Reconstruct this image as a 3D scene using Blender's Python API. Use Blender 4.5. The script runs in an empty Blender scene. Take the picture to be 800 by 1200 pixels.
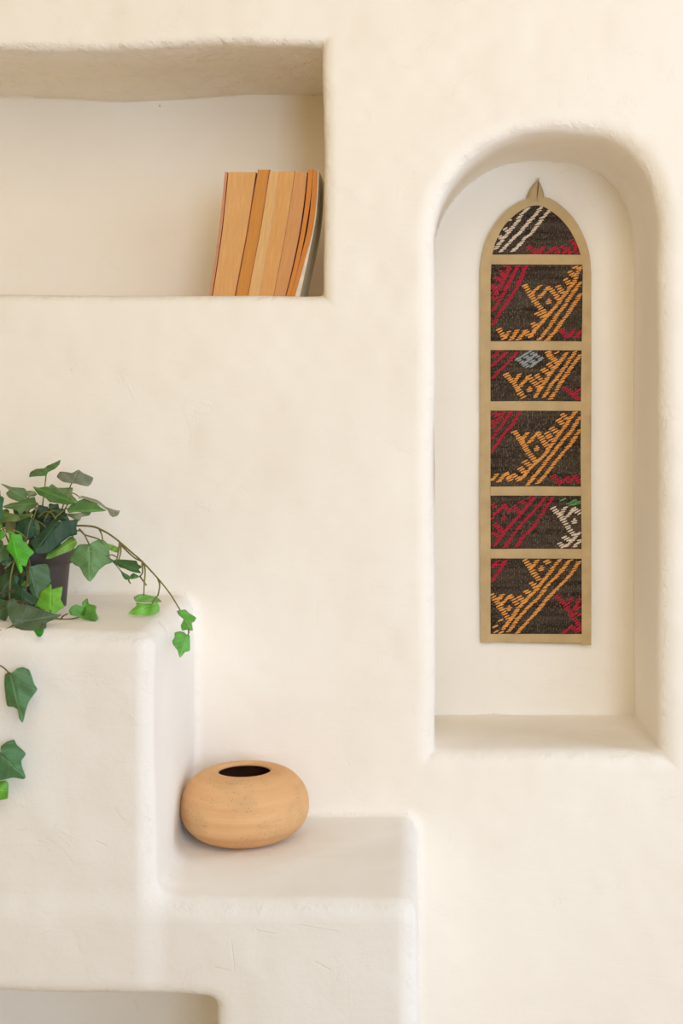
import bpy, bmesh, math, random
import numpy as np
from mathutils import Vector

random.seed(7)
RNG = np.random.RandomState(11)
COL = bpy.context.scene.collection

# ------------------------------------------------------------------ camera numbers
F = 1550.0                 # focal length in pixels (800 x 1200 frame)
CX, CY = 495.0, 490.0      # principal point
D = 1.9375                 # eye to wall
H = 1.35                   # eye height


def P(px, py, y):
    """A point seen at photo position (px, py) that stands at depth y (0 = wall face)."""
    d = D + y
    return Vector(((px - CX) * d / F, y, H + (CY - py) * d / F))


# ------------------------------------------------------------------ small helpers
def lin(c):
    out = []
    for v in c[:3]:
        v = v / 255.0
        out.append(v / 12.92 if v <= 0.04045 else ((v + 0.055) / 1.055) ** 2.4)
    return (out[0], out[1], out[2], 1.0)


def link(name, me, mat=None, parent=None, smooth=True):
    o = bpy.data.objects.new(name, me)
    COL.objects.link(o)
    if mat is not None:
        me.materials.append(mat)
    if parent is not None:
        o.parent = parent
    if smooth:
        me.polygons.foreach_set('use_smooth', [True] * len(me.polygons))
    return o


def mesh_from(verts, faces, uvs=None, name='mesh'):
    me = bpy.data.meshes.new(name)
    me.from_pydata([tuple(v) for v in verts], [], faces)
    if uvs is not None:
        l = me.uv_layers.new(name='UVMap')
        for p in me.polygons:
            for li, vi in zip(p.loop_indices, p.vertices):
                l.data[li].uv = uvs[vi]
    me.update()
    return me


def tag(o, label, cat, group=None, kind=None):
    o['label'] = label
    o['category'] = cat
    if group:
        o['group'] = group
    if kind:
        o['kind'] = kind
    return o


def empty(name, loc):
    o = bpy.data.objects.new(name, None)
    o.location = loc
    o.empty_display_size = 0.05
    COL.objects.link(o)
    return o


def rel(o, parent):
    """parent a world-space mesh object to an empty, keeping it where it is"""
    o.parent = parent
    o.location = -Vector(parent.location)
    return o


def nodes_of(name):
    m = bpy.data.materials.new(name)
    m.use_nodes = True
    nt = m.node_tree
    b = nt.nodes['Principled BSDF']
    return m, nt, b


def N(nt, kind, **kw):
    n = nt.nodes.new(kind)
    for k, v in kw.items():
        if k in n.inputs.keys():
            n.inputs[k].default_value = v
        else:
            setattr(n, k, v)
    return n


def ramp(nt, fac, stops):
    r = nt.nodes.new('ShaderNodeValToRGB')
    els = r.color_ramp.elements
    while len(els) < len(stops):
        els.new(0.5)
    for e, (p, c) in zip(els, stops):
        e.position = p
        e.color = c
    nt.links.new(fac, r.inputs['Fac'])
    return r.outputs['Color']


def mixc(nt, fac, a, b, mode='MIX'):
    m = nt.nodes.new('ShaderNodeMix')
    m.data_type = 'RGBA'
    m.blend_type = mode
    for sock, v in ((m.inputs[0], fac), (m.inputs[6], a), (m.inputs[7], b)):
        if hasattr(v, 'is_linked'):
            nt.links.new(v, sock)
        else:
            sock.default_value = v
    return m.outputs[2]


def mth(nt, op, a, b=None, c=None):
    m = nt.nodes.new('ShaderNodeMath')
    m.operation = op
    for i, v in enumerate((a, b, c)):
        if v is None:
            continue
        if hasattr(v, 'is_linked'):
            nt.links.new(v, m.inputs[i])
        else:
            m.inputs[i].default_value = v
    return m.outputs[0]


def bump(nt, bsdf, height, strength, dist, prev=None):
    b = N(nt, 'ShaderNodeBump')
    if hasattr(strength, 'is_linked'):
        nt.links.new(strength, b.inputs['Strength'])
    else:
        b.inputs['Strength'].default_value = strength
    b.inputs['Distance'].default_value = dist
    nt.links.new(height, b.inputs['Height'])
    if prev is not None:
        nt.links.new(prev, b.inputs['Normal'])
    nt.links.new(b.outputs['Normal'], bsdf.inputs['Normal'])
    return b.outputs['Normal']


# ------------------------------------------------------------------ materials
def plaster_material(name, c0, c1, c2):
    m, nt, b = nodes_of(name)
    geo = N(nt, 'ShaderNodeNewGeometry')
    pos = geo.outputs['Position']
    n1 = N(nt, 'ShaderNodeTexNoise', Scale=3.2, Detail=4.0, Roughness=0.55)
    n2 = N(nt, 'ShaderNodeTexNoise', Scale=55.0, Detail=7.0, Roughness=0.62)
    n3 = N(nt, 'ShaderNodeTexNoise', Scale=190.0, Detail=3.0, Roughness=0.6)
    mp = N(nt, 'ShaderNodeMapping')
    mp.inputs['Scale'].default_value = (9.0, 12.0, 34.0)
    mp.inputs['Rotation'].default_value = (0.0, 0.35, 0.0)
    n4 = N(nt, 'ShaderNodeTexNoise', Scale=1.6, Detail=5.0, Roughness=0.6, Distortion=0.8)
    for n in (n1, n2, n3):
        nt.links.new(pos, n.inputs['Vector'])
    nt.links.new(pos, mp.inputs['Vector'])
    nt.links.new(mp.outputs[0], n4.inputs['Vector'])
    base = ramp(nt, n1.outputs['Fac'], [(0.30, lin(c0)), (0.55, lin(c1)), (0.75, lin(c2))])
    # small stains and nicks with a place of their own
    spots = None
    for (px, py, y, r) in ((83, 433, 0.0, 0.0013), (370, 863, 0.0, 0.0012), (187, 124, 0.315, .0013),
                           (578, 838, .24, .0018), (546, 867, .02, .0013), (745, 749, .2, .0013)):
        c = P(px, py, y)
        v = N(nt, 'ShaderNodeVectorMath', operation='DISTANCE')
        nt.links.new(pos, v.inputs[0])
        v.inputs[1].default_value = c
        k = mth(nt, 'SUBTRACT', 1.0, mth(nt, 'DIVIDE', v.outputs['Value'], r * 2.2))
        k = mth(nt, 'MAXIMUM', k, 0.0)
        spots = k if spots is None else mth(nt, 'MAXIMUM', spots, k)
    col = mixc(nt, mth(nt, 'MULTIPLY', spots, 0.75), base, lin((150, 118, 85)))
    nt.links.new(col, b.inputs['Base Color'])
    b.inputs['Roughness'].default_value = 0.82
    b.inputs['Specular IOR Level'].default_value = 0.22
    at = N(nt, 'ShaderNodeAttribute', attribute_name='rough')
    rg = at.outputs['Fac']
    # trowel drag, a faint grain, and flakes and ridges where the plaster was left rough
    nb = bump(nt, b, n4.outputs['Fac'], 0.10, 0.006)
    n5 = N(nt, 'ShaderNodeTexNoise', Scale=30.0, Detail=6.0, Roughness=0.6, Distortion=0.5)
    nt.links.new(pos, n5.inputs['Vector'])
    fl5 = ramp(nt, n5.outputs['Fac'], [(0.47, (0, 0, 0, 1)), (0.60, (1, 1, 1, 1))])
    nb = bump(nt, b, fl5, mth(nt, 'MULTIPLY', rg, 0.6), 0.0022, nb)
    n6 = N(nt, 'ShaderNodeTexNoise', Scale=14.0, Detail=7.0, Roughness=0.65, Distortion=1.2)
    nt.links.new(pos, n6.inputs['Vector'])
    fl6 = ramp(nt, n6.outputs['Fac'], [(0.615, (0, 0, 0, 1)), (0.635, (1, 1, 1, 1))])
    nb = bump(nt, b, fl6, 0.30, 0.0010, nb)
    nb = bump(nt, b, n2.outputs['Fac'], mth(nt, 'MULTIPLY_ADD', rg, 0.5, 0.05), 0.005, nb)
    nb = bump(nt, b, n3.outputs['Fac'], mth(nt, 'MULTIPLY_ADD', rg, 0.25, 0.05), 0.002, nb)
    # a few old scratches and dents
    groove = None
    for (ax, ay, bx, by, y, r) in ((113, 986, 124, 991, Y_FRONT, .0016), (49, 1093, 61, 1089, Y_FRONT, .0012), (271, 1101, 275, 1138, Y_FRONT, .0011), (252, 1133, 268, 1137, Y_FRONT, .0012),
                                   (369, 1127, 386, 1136, Y_FRONT, .0016), (352, 1084, 397, 1092, Y_FRONT, .0010), (157, 1172, 161, 1186, -.05, .002),
                                   (300, 1090, 322, 1094, Y_FRONT, .0010), (20, 974, 32, 971, Y_FRONT, .0013), (655, 204, 668, 196, ARCH_Y, .0012),
                                   (225, 83, 262, 76, .12, .0016), (300, 70, 345, 78, .09, .0016), (228, 96, 246, 99, .20, .0014), (120, 82, 140, 86, .15, .0014)):
        A, B_ = P(ax, ay, y), P(bx, by, y)
        ab = B_ - A
        sb = N(nt, 'ShaderNodeVectorMath', operation='SUBTRACT')
        nt.links.new(pos, sb.inputs[0])
        sb.inputs[1].default_value = A
        dt = N(nt, 'ShaderNodeVectorMath', operation='DOT_PRODUCT')
        nt.links.new(sb.outputs[0], dt.inputs[0])
        dt.inputs[1].default_value = ab / ab.length_squared
        tcl = mth(nt, 'MINIMUM', mth(nt, 'MAXIMUM', dt.outputs['Value'], 0.0), 1.0)
        scn = N(nt, 'ShaderNodeVectorMath', operation='SCALE')
        scn.inputs[0].default_value = ab
        nt.links.new(tcl, scn.inputs['Scale'])
        ds = N(nt, 'ShaderNodeVectorMath', operation='SUBTRACT')
        nt.links.new(sb.outputs[0], ds.inputs[0])
        nt.links.new(scn.outputs[0], ds.inputs[1])
        mulv = N(nt, 'ShaderNodeVectorMath', operation='MULTIPLY')
        nt.links.new(ds.outputs[0], mulv.inputs[0])
        mulv.inputs[1].default_value = (1.0, 0.08 if y != .12 else 1.0, 1.0)
        ln = N(nt, 'ShaderNodeVectorMath', operation='LENGTH')
        nt.links.new(mulv.outputs[0], ln.inputs[0])
        k = mth(nt, 'MAXIMUM', mth(nt, 'SUBTRACT', 1.0, mth(nt, 'DIVIDE', ln.outputs['Value'], r)), 0.0)
        groove = k if groove is None else mth(nt, 'MAXIMUM', groove, k)
    bump(nt, b, groove, 0.4, -0.0014, nb)
    return m


def simple(name, rgb, rough=0.7, spec=0.3, noise=None, bumpv=None):
    m, nt, b = nodes_of(name)
    b.inputs['Roughness'].default_value = rough
    b.inputs['Specular IOR Level'].default_value = spec
    tc = N(nt, 'ShaderNodeNewGeometry')
    sc, amt = noise or (40.0, 0.12)
    n = N(nt, 'ShaderNodeTexNoise', Scale=sc, Detail=5.0)
    nt.links.new(tc.outputs['Position'], n.inputs['Vector'])
    c = lin(rgb)
    lo = tuple(v * (1 - amt) for v in c[:3]) + (1,)
    hi = tuple(min(1, v * (1 + amt)) for v in c[:3]) + (1,)
    nt.links.new(ramp(nt, n.outputs['Fac'], [(0.3, lo), (0.7, hi)]), b.inputs['Base Color'])
    if bumpv:
        bump(nt, b, n.outputs['Fac'], bumpv[0], bumpv[1])
    return m



# ------------------------------------------------------------------ the plaster shell as a distance field
Y_FRONT = -0.3525
ARCH_Y, SHELF_Y = 0.24, 0.315
PLASTER = plaster_material('cream_limewash', (245, 237, 224), (248, 241, 228), (249, 243, 231))
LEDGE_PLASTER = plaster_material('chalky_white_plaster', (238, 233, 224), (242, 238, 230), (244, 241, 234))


def smin(a, b, k):
    h = np.maximum(k - np.abs(a - b), 0.0) / k
    return np.minimum(a, b) - h * h * k * 0.25


def smax(a, b, k):
    return -smin(-a, -b, k)


def box(x, y, z, x0, x1, y0, y1, z0, z1, r=0.0):
    cx, cy, cz = (x0 + x1) / 2, (y0 + y1) / 2, (z0 + z1) / 2
    qx = np.abs(x - cx) - (x1 - x0) / 2 + r
    qy = np.abs(y - cy) - (y1 - y0) / 2 + r
    qz = np.abs(z - cz) - (z1 - z0) / 2 + r
    out = np.sqrt(np.maximum(qx, 0) ** 2 + np.maximum(qy, 0) ** 2 + np.maximum(qz, 0) ** 2)
    return out + np.minimum(np.maximum(qx, np.maximum(qy, qz)), 0) - r


def sdf(x, y, z):
    # stepped masonry ledge, two blocks with softly rounded arrises
    xa = x - 0.037 * (-y)                      # the tall block's flank runs slightly out of square
    ta = box(xa, y, z + 0.010 * x, -1.15, -0.335, Y_FRONT, 0.30, -0.30, H - 0.262, 0.024)
    tb = box(x, y, z, -1.15, -0.007, Y_FRONT, 0.30, -0.30, H - 0.581, 0.025)
    led = smin(ta, tb, 0.026)
    # open recess low in the ledge
    rec = box(x, y, z + 0.045 * (x + 0.2485), -1.0, -0.2485, Y_FRONT - 0.3, -0.05, 0.10, H - 0.700, 0.012)
    led = smax(led, -rec, 0.022)
    # the wall with the shelf niche and the arched niche
    wall = -y
    zt = H + 0.5475 - 0.008 * np.exp(-((x + 0.50) / 0.16) ** 2) + 0.006 * np.exp(-((x + 0.30) / 0.10) ** 2)
    cav = np.maximum(np.maximum(x + 0.1465, -1.05 - x), np.maximum(z - zt, H + 0.181 - z))
    cav = np.maximum(cav, y - SHELF_Y)
    xr = x
    w1 = smax(wall, -np.maximum(cav, -0.5 - y), 0.020)
    ac, aw, zs = 0.1812, 0.1645, H + 0.4243 - 0.1645
    opn = 0.000
    zz = np.maximum(z - zs, 0.0)
    sh = np.clip((x - ac) / 0.09, 0, 1)
    sh = sh * sh * (3 - 2 * sh)
    pw = 2.0 + 0.6 * sh          # the right shoulder is squarer than the left
    arch = (np.abs(x - ac) ** pw + zz ** pw) ** (1.0 / pw) - (aw + 0.002 * sh)
    arch = np.maximum(arch, (H - 0.4889) - z - 0.0 * y)
    arch = np.maximum(arch, y - ARCH_Y)
    wall = smax(w1, -np.maximum(arch, -0.5 - y), 0.030)
    return smin(wall, led, 0.014)


def lattice(seed):
    return np.random.RandomState(seed).uniform(-1, 1, (64, 64, 64))


LATS = [lattice(3), lattice(5)]


def vnoise(x, y, z, wl, L):
    p = [a / wl + 100.0 for a in (x, y, z)]
    i = [np.floor(a).astype(np.int64) for a in p]
    f = [a - b for a, b in zip(p, i)]
    f = [t * t * t * (t * (t * 6 - 15) + 10) for t in f]
    i = [a & 63 for a in i]
    j = [(a + 1) & 63 for a in i]
    c = lambda a, b, d: L[a, b, d]
    x00 = c(i[0], i[1], i[2]) * (1 - f[0]) + c(j[0], i[1], i[2]) * f[0]
    x10 = c(i[0], j[1], i[2]) * (1 - f[0]) + c(j[0], j[1], i[2]) * f[0]
    x01 = c(i[0], i[1], j[2]) * (1 - f[0]) + c(j[0], i[1], j[2]) * f[0]
    x11 = c(i[0], j[1], j[2]) * (1 - f[0]) + c(j[0], j[1], j[2]) * f[0]
    a = x00 * (1 - f[1]) + x10 * f[1]
    b = x01 * (1 - f[1]) + x11 * f[1]
    return a * (1 - f[2]) + b * f[2]


X0, X1, Z0, Z1 = -1.26, 0.80, -0.02, 2.16
Y0, Y1 = -0.42, 0.38
VOX = 0.0047


def field(x, y, z):
    """distance field with hand-trowelled unevenness, flat at the edge of the modelled patch"""
    fade = np.clip(np.minimum(np.minimum(x - X0, X1 - x), np.minimum(Z1 - z, 10)) / 0.08, 0, 1)
    n = 0.0022 * vnoise(x, y, z, 0.16, LATS[0]) + 0.0012 * vnoise(x, y, z, 0.060, LATS[1]) \
        + 0.00045 * vnoise(x, y, z, 0.024, LATS[0])
    return sdf(x, y, z) + n * fade


def surface_net():
    xs = np.arange(X0, X1 + VOX, VOX)
    ys = np.arange(Y0, Y1 + VOX, VOX)
    zs = np.arange(Z0, Z1 + VOX, VOX)
    nx, ny, nz = len(xs), len(ys), len(zs)
    g = np.empty((nx, ny, nz), np.float32)
    yy, zz = np.meshgrid(ys, zs, indexing='ij')
    for i0 in range(0, nx, 32):
        sl = xs[i0:i0 + 32]
        g[i0:i0 + 32] = sdf(sl[:, None, None], yy[None], zz[None])
    ins = g < 0
    cells = np.zeros((nx - 1, ny - 1, nz - 1), np.int8)
    for a in (0, 1):
        for b in (0, 1):
            for c in (0, 1):
                cells += ins[a:nx - 1 + a, b:ny - 1 + b, c:nz - 1 + c]
    act = (cells > 0) & (cells < 8)
    idx = np.argwhere(act)
    vid = np.full(act.shape, -1, np.int64)
    vid[act] = np.arange(len(idx))
    pos = np.zeros((len(idx), 3))
    cnt = np.zeros(len(idx))
    corners = [(a, b, c) for a in (0, 1) for b in (0, 1) for c in (0, 1)]
    for p in corners:
        for ax in range(3):
            if p[ax]:
                continue
            q = list(p)
            q[ax] = 1
            va = g[idx[:, 0] + p[0], idx[:, 1] + p[1], idx[:, 2] + p[2]]
            vb = g[idx[:, 0] + q[0], idx[:, 1] + q[1], idx[:, 2] + q[2]]
            m = (va < 0) != (vb < 0)
            t = va[m] / (va[m] - vb[m])
            pt = np.tile(np.array(p, float), (m.sum(), 1))
            pt[:, ax] += t
            pos[m] += pt
            cnt[m] += 1
    pos = (pos / cnt[:, None] + idx) * VOX + np.array([X0, Y0, Z0])
    faces = []
    for ax in range(3):
        lo = [slice(None)] * 3
        hi = [slice(None)] * 3
        lo[ax] = slice(0, -1)
        hi[ax] = slice(1, None)
        a, b = ins[tuple(lo)], ins[tuple(hi)]
        e = np.argwhere(a != b)
        o1, o2 = [(1, 2), (2, 0), (0, 1)][ax]
        ok = (e[:, o1] > 0) & (e[:, o2] > 0) & (e[:, o1] < g.shape[o1] - 1) & (e[:, o2] < g.shape[o2] - 1)
        e = e[ok]
        s = a[e[:, 0], e[:, 1], e[:, 2]]
        q = []
        for d1, d2 in ((1, 1), (0, 1), (0, 0), (1, 0)):
            w = e.copy()
            w[:, o1] -= d1
            w[:, o2] -= d2
            q.append(vid[w[:, 0], w[:, 1], w[:, 2]])
        q = np.stack(q, 1)
        q[~s] = q[~s][:, ::-1]
        faces.append(q)
    return pos, np.concatenate(faces)


def grad(p, e=0.0006):
    out = np.empty_like(p)
    for i in range(3):
        a, b = p.copy(), p.copy()
        a[:, i] += e
        b[:, i] -= e
        out[:, i] = (field(*a.T) - field(*b.T)) / (2 * e)
    return out


def np_mesh(name, v, f, normals, rough):
    me = bpy.data.meshes.new(name)
    me.vertices.add(len(v))
    me.vertices.foreach_set('co', v.astype(np.float32).ravel())
    me.loops.add(f.size)
    me.loops.foreach_set('vertex_index', f.astype(np.int32).ravel())
    me.polygons.add(len(f))
    me.polygons.foreach_set('loop_start', np.arange(0, f.size, f.shape[1], dtype=np.int32))
    me.polygons.foreach_set('use_smooth', np.ones(len(f), bool))
    me.update(calc_edges=True)
    at = me.attributes.new('rough', 'FLOAT', 'POINT')
    at.data.foreach_set('value', rough.astype(np.float32))
    me.normals_split_custom_set_from_vertices([tuple(n) for n in normals])
    return me


def build_shell():
    v, f = surface_net()
    for _ in range(2):
        g = grad(v)
        g2 = np.maximum((g ** 2).sum(1), 0.2)
        stepv = np.clip(field(*v.T) / g2, -0.004, 0.004)
        v = v - g * stepv[:, None]
    n = grad(v, 0.0012)
    n /= np.maximum(np.linalg.norm(n, axis=1), 1e-6)[:, None]
    x, y, z = v.T
    # where the plaster was left rougher: arrises, the shelf niche's soffit, the ledge's fronts
    oblique = 1 - np.max(np.abs(n), axis=1)
    rough = np.clip(oblique * 3.2, 0, 0.8)
    soffit = (n[:, 2] < -0.5) & (x < -0.14) & (z > H + 0.4)
    rough = np.maximum(rough, np.where(soffit, 1.15, 0))
    rough = np.maximum(rough, np.where((y < -0.30), 0.12, 0.0))
    c = v[f].mean(1)
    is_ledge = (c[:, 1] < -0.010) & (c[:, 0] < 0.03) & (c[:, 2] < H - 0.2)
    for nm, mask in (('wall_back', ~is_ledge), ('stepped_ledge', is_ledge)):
        ff = f[mask]
        used = np.unique(ff)
        remap = np.full(len(v), -1, np.int64)
        remap[used] = np.arange(len(used))
        vv, nn, rr = v[used], n[used], rough[used]
        ff = remap[ff]
        if nm == 'wall_back':
            xa, xb = v[:, 0].min(), v[:, 0].max()
            zb = v[:, 2].max()
            ring = [((-3.2, 0), (xa + .003, 0), (xa + .003, 2.7), (-3.2, 2.7)),
                    ((xb - .003, 0), (2.6, 0), (2.6, 2.7), (xb - .003, 2.7)),
                    ((xa, zb - .003), (xb, zb - .003), (xb, 2.7), (xa, 2.7))]
            ex = np.array([(a, 0.0, b) for q in ring for a, b in q])
            ef = np.arange(12).reshape(3, 4) + len(vv)
            vv = np.vstack([vv, ex])
            nn = np.vstack([nn, np.tile([[0, -1.0, 0]], (12, 1))])
            rr = np.concatenate([rr, np.zeros(12)])
            ff = np.vstack([ff, ef])
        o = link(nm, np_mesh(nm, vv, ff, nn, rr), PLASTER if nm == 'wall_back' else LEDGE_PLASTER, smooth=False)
        o['kind'] = 'structure'
        if nm == 'wall_back':
            o['label'] = 'cream plaster wall with an arched niche and a square shelf niche'
            o['category'] = 'wall'
        else:
            o['label'] = 'rounded white plaster ledge stepping down in two levels below the shelf niche'
            o['category'] = 'ledge'


build_shell()

fl = mesh_from([(-3.2, -4.2, 0), (2.6, -4.2, 0), (2.6, 0.02, 0), (-3.2, 0.02, 0)], [(0, 1, 2, 3)], name='floor')
flo = link('floor', fl, simple('pale_floor', (214, 196, 170), 0.6, 0.3, (9.0, 0.08)), smooth=False)
flo['kind'] = 'structure'
flo['label'] = 'pale sandy floor below the plaster ledge'
flo['category'] = 'floor'


# ------------------------------------------------------------------ tubes
def tube(bm, pts, r0, r1=None, seg=8, res=5, uvl=None):
    """round tapered tube along a Catmull-Rom path"""
    r1 = r0 if r1 is None else r1
    pts = [Vector(p) for p in pts]
    if len(pts) == 2:
        path = [pts[0].lerp(pts[1], i / res) for i in range(res + 1)]
    else:
        ext = [2 * pts[0] - pts[1]] + pts + [2 * pts[-1] - pts[-2]]
        path = []
        for i in range(1, len(ext) - 2):
            a, b, c, d = ext[i - 1:i + 3]
            for k in range(res):
                t = k / res
                path.append(0.5 * ((2 * b) + (c - a) * t + (2 * a - 5 * b + 4 * c - d) * t * t + (3 * b - a - 3 * c + d) * t ** 3))
        path.append(pts[-1])
    rings = []
    nrm = None
    for i, p in enumerate(path):
        tan = (path[min(i + 1, len(path) - 1)] - path[max(i - 1, 0)]).normalized()
        if nrm is None:
            nrm = tan.orthogonal().normalized()
        nrm = (nrm - tan * nrm.dot(tan)).normalized()
        bn = tan.cross(nrm)
        r = r0 + (r1 - r0) * i / (len(path) - 1)
        rings.append([bm.verts.new(p + (nrm * math.cos(2 * math.pi * s / seg) + bn * math.sin(2 * math.pi * s / seg)) * r) for s in range(seg)])
    for a, b in zip(rings, rings[1:]):
        for s in range(seg):
            bm.faces.new((a[s], a[(s + 1) % seg], b[(s + 1) % seg], b[s]))
    bm.faces.new(rings[0][::-1])
    bm.faces.new(rings[-1])
    return path


def from_bm(name, bm, mat, parent=None, smooth=True):
    bmesh.ops.recalc_face_normals(bm, faces=bm.faces)
    me = bpy.data.meshes.new(name)
    bm.to_mesh(me)
    bm.free()
    o = link(name, me, mat, None, smooth)
    if parent is not None:
        rel(o, parent)
    return o


def lathe(bm, prof, seg=96, center=(0, 0, 0), wob=None):
    cx, cy, cz = center
    rings = []
    for k, (r, z) in enumerate(prof):
        ring = []
        for s in range(seg):
            a = 2 * math.pi * s / seg
            q = r * (1 + (wob(a, z) if wob else 0))
            ring.append(bm.verts.new((cx + q * math.cos(a), cy + q * math.sin(a), cz + z)))
        rings.append(ring)
    for a, b in zip(rings, rings[1:]):
        for s in range(seg):
            bm.faces.new((a[s], a[(s + 1) % seg], b[(s + 1) % seg], b[s]))
    bm.faces.new(rings[0][::-1])
    bm.faces.new(rings[-1])


def smooth_path(pts, res=8):
    """open Catmull-Rom through 2-D points"""
    ext = [tuple(2 * a - b for a, b in zip(pts[0], pts[1]))] + list(pts) + [tuple(2 * a - b for a, b in zip(pts[-1], pts[-2]))]
    out = []
    for i in range(1, len(ext) - 2):
        a, b, c, d = ext[i - 1:i + 3]
        for k in range(res):
            t = k / res
            out.append(tuple(0.5 * (2 * q + (r - p) * t + (2 * p - 5 * q + 4 * r - s) * t * t + (3 * q - p - 3 * r + s) * t ** 3)
                             for p, q, r, s in zip(a, b, c, d)))
    out.append(tuple(pts[-1]))
    return out


# ------------------------------------------------------------------ terracotta vase
def clay_material():
    m, nt, b = nodes_of('unglazed_terracotta')
    tc = N(nt, 'ShaderNodeTexCoord')
    oc = tc.outputs['Object']
    mp = N(nt, 'ShaderNodeMapping')
    mp.inputs['Scale'].default_value = (2.5, 2.5, 42)
    nt.links.new(oc, mp.inputs['Vector'])
    n1 = N(nt, 'ShaderNodeTexNoise', Scale=1.6, Detail=4.0, Distortion=0.1)
    nt.links.new(mp.outputs[0], n1.inputs['Vector'])
    n2 = N(nt, 'ShaderNodeTexNoise', Scale=220.0, Detail=3.0)
    nt.links.new(oc, n2.inputs['Vector'])
    n3 = N(nt, 'ShaderNodeTexVoronoi', Scale=240.0)
    nt.links.new(oc, n3.inputs['Vector'])
    n4 = N(nt, 'ShaderNodeTexNoise', Scale=22.0, Detail=3.0)
    nt.links.new(oc, n4.inputs['Vector'])
    c = ramp(nt, n1.outputs['Fac'], [(0.28, lin((206, 150, 98))), (0.5, lin((220, 169, 116))), (0.72, lin((230, 186, 136)))])
    c = mixc(nt, mth(nt, 'MULTIPLY', n2.outputs['Fac'], 0.35), c, lin((226, 186, 136)))
    c = mixc(nt, ramp(nt, n4.outputs['Fac'], [(0.5, (0, 0, 0, 1)), (0.75, (.6, .6, .6, 1))]), c, lin((196, 158, 112)))
    pit = mth(nt, 'MULTIPLY', mth(nt, 'LESS_THAN', n3.outputs['Distance'], 0.16), mth(nt, 'GREATER_THAN', n4.outputs['Fac'], 0.53))
    c = mixc(nt, mth(nt, 'MULTIPLY', pit, 0.6), c, lin((120, 80, 48)))
    nt.links.new(c, b.inputs['Base Color'])
    b.inputs['Roughness'].default_value = 0.75
    b.inputs['Specular IOR Level'].default_value = 0.3
    h = mth(nt, 'SUBTRACT', n2.outputs['Fac'], mth(nt, 'MULTIPLY', pit, 1.2))
    nb = bump(nt, b, n1.outputs['Fac'], 0.25, 0.003)
    bump(nt, b, h, 0.3, 0.0012, nb)
    return m


def make_vase():
    vy = -0.109
    c = P(286.5, 945, vy)
    root = empty('terracotta_vase', (c.x, vy, H - 0.5815))
    ctrl = [(0.000, 0.0005), (0.038, 0.0005), (0.052, 0.003), (0.068, 0.0105), (0.0805, 0.0225), (0.0868, 0.036), (0.0884, 0.048),
            (0.0865, 0.062), (0.0800, 0.0755), (0.069, 0.0868), (0.056, 0.0938), (0.045, 0.0962), (0.0385, 0.0958), (0.0362, 0.0940),
            (0.0362, 0.0915), (0.043, 0.0885), (0.060, 0.082), (0.074, 0.068), (0.080, 0.050), (0.076, 0.030), (0.060, 0.013), (0.03, 0.008), (0.0005, 0.008)]
    prof = [(max(r, 0.0004), z) for r, z in smooth_path(ctrl, 6)]
    wob = lambda a, z: 0.006 * math.sin(a + 1.0) * math.sin(z * 40) + 0.004 * math.sin(2 * a + z * 60)
    bm = bmesh.new()
    lathe(bm, prof, 128, wob=wob)
    # the outside, and the darker-coloured inside as its own part
    clay = clay_material()
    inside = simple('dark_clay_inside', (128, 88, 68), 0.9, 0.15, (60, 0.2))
    bmesh.ops.recalc_face_normals(bm, faces=bm.faces)
    me = bpy.data.meshes.new('body')
    bm.to_mesh(me)
    bm.free()
    o = link('body', me, clay, root)
    # thin liner following the inside of the wall
    bm = bmesh.new()
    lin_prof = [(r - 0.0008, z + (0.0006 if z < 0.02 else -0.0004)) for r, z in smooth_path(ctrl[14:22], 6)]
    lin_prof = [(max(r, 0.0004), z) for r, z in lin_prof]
    rings = []
    for r, z in lin_prof:
        rings.append([bm.verts.new((r * (1 + wob(2 * math.pi * s / 96, z)) * math.cos(2 * math.pi * s / 96),
                                    r * (1 + wob(2 * math.pi * s / 96, z)) * math.sin(2 * math.pi * s / 96), z)) for s in range(96)])
    for a, b in zip(rings, rings[1:]):
        for s in range(96):
            bm.faces.new((a[s], a[(s + 1) % 96], b[(s + 1) % 96], b[s]))
    bm.faces.new(rings[-1])
    me = bpy.data.meshes.new('inner_wall')
    bm.to_mesh(me)
    bm.free()
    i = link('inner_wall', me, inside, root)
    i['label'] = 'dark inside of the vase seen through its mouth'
    tag(root, 'squat round terracotta vase with a wide dark mouth on the lower plaster step', 'vase')


make_vase()


# ------------------------------------------------------------------ books in the shelf niche
def page_material(name, rgb):
    m, nt, b = nodes_of(name)
    uv = N(nt, 'ShaderNodeUVMap', uv_map='UVMap')
    mp = N(nt, 'ShaderNodeMapping')
    mp.inputs['Scale'].default_value = (1500, 5, 1)
    nt.links.new(uv.outputs[0], mp.inputs['Vector'])
    n = N(nt, 'ShaderNodeTexNoise', Scale=1.0, Detail=3.0)
    nt.links.new(mp.outputs[0], n.inputs['Vector'])
    geo = N(nt, 'ShaderNodeNewGeometry')
    n2 = N(nt, 'ShaderNodeTexNoise', Scale=26.0, Detail=4.0)
    nt.links.new(geo.outputs['Position'], n2.inputs['Vector'])
    c = lin(rgb)
    lo = tuple(v * 0.80 for v in c[:3]) + (1,)
    hi = tuple(min(1, v * 1.15) for v in c[:3]) + (1,)
    cc = ramp(nt, n.outputs['Fac'], [(0.3, lo), (0.6, c), (0.75, hi)])
    cc = mixc(nt, mth(nt, 'MULTIPLY', n2.outputs['Fac'], 0.35), cc, lin((198, 140, 80)))
    nt.links.new(cc, b.inputs['Base Color'])
    b.inputs['Roughness'].default_value = 0.85
    b.inputs['Specular IOR Level'].default_value = 0.15
    bump(nt, b, n.outputs['Fac'], 0.5, 0.0008)
    return m


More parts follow.
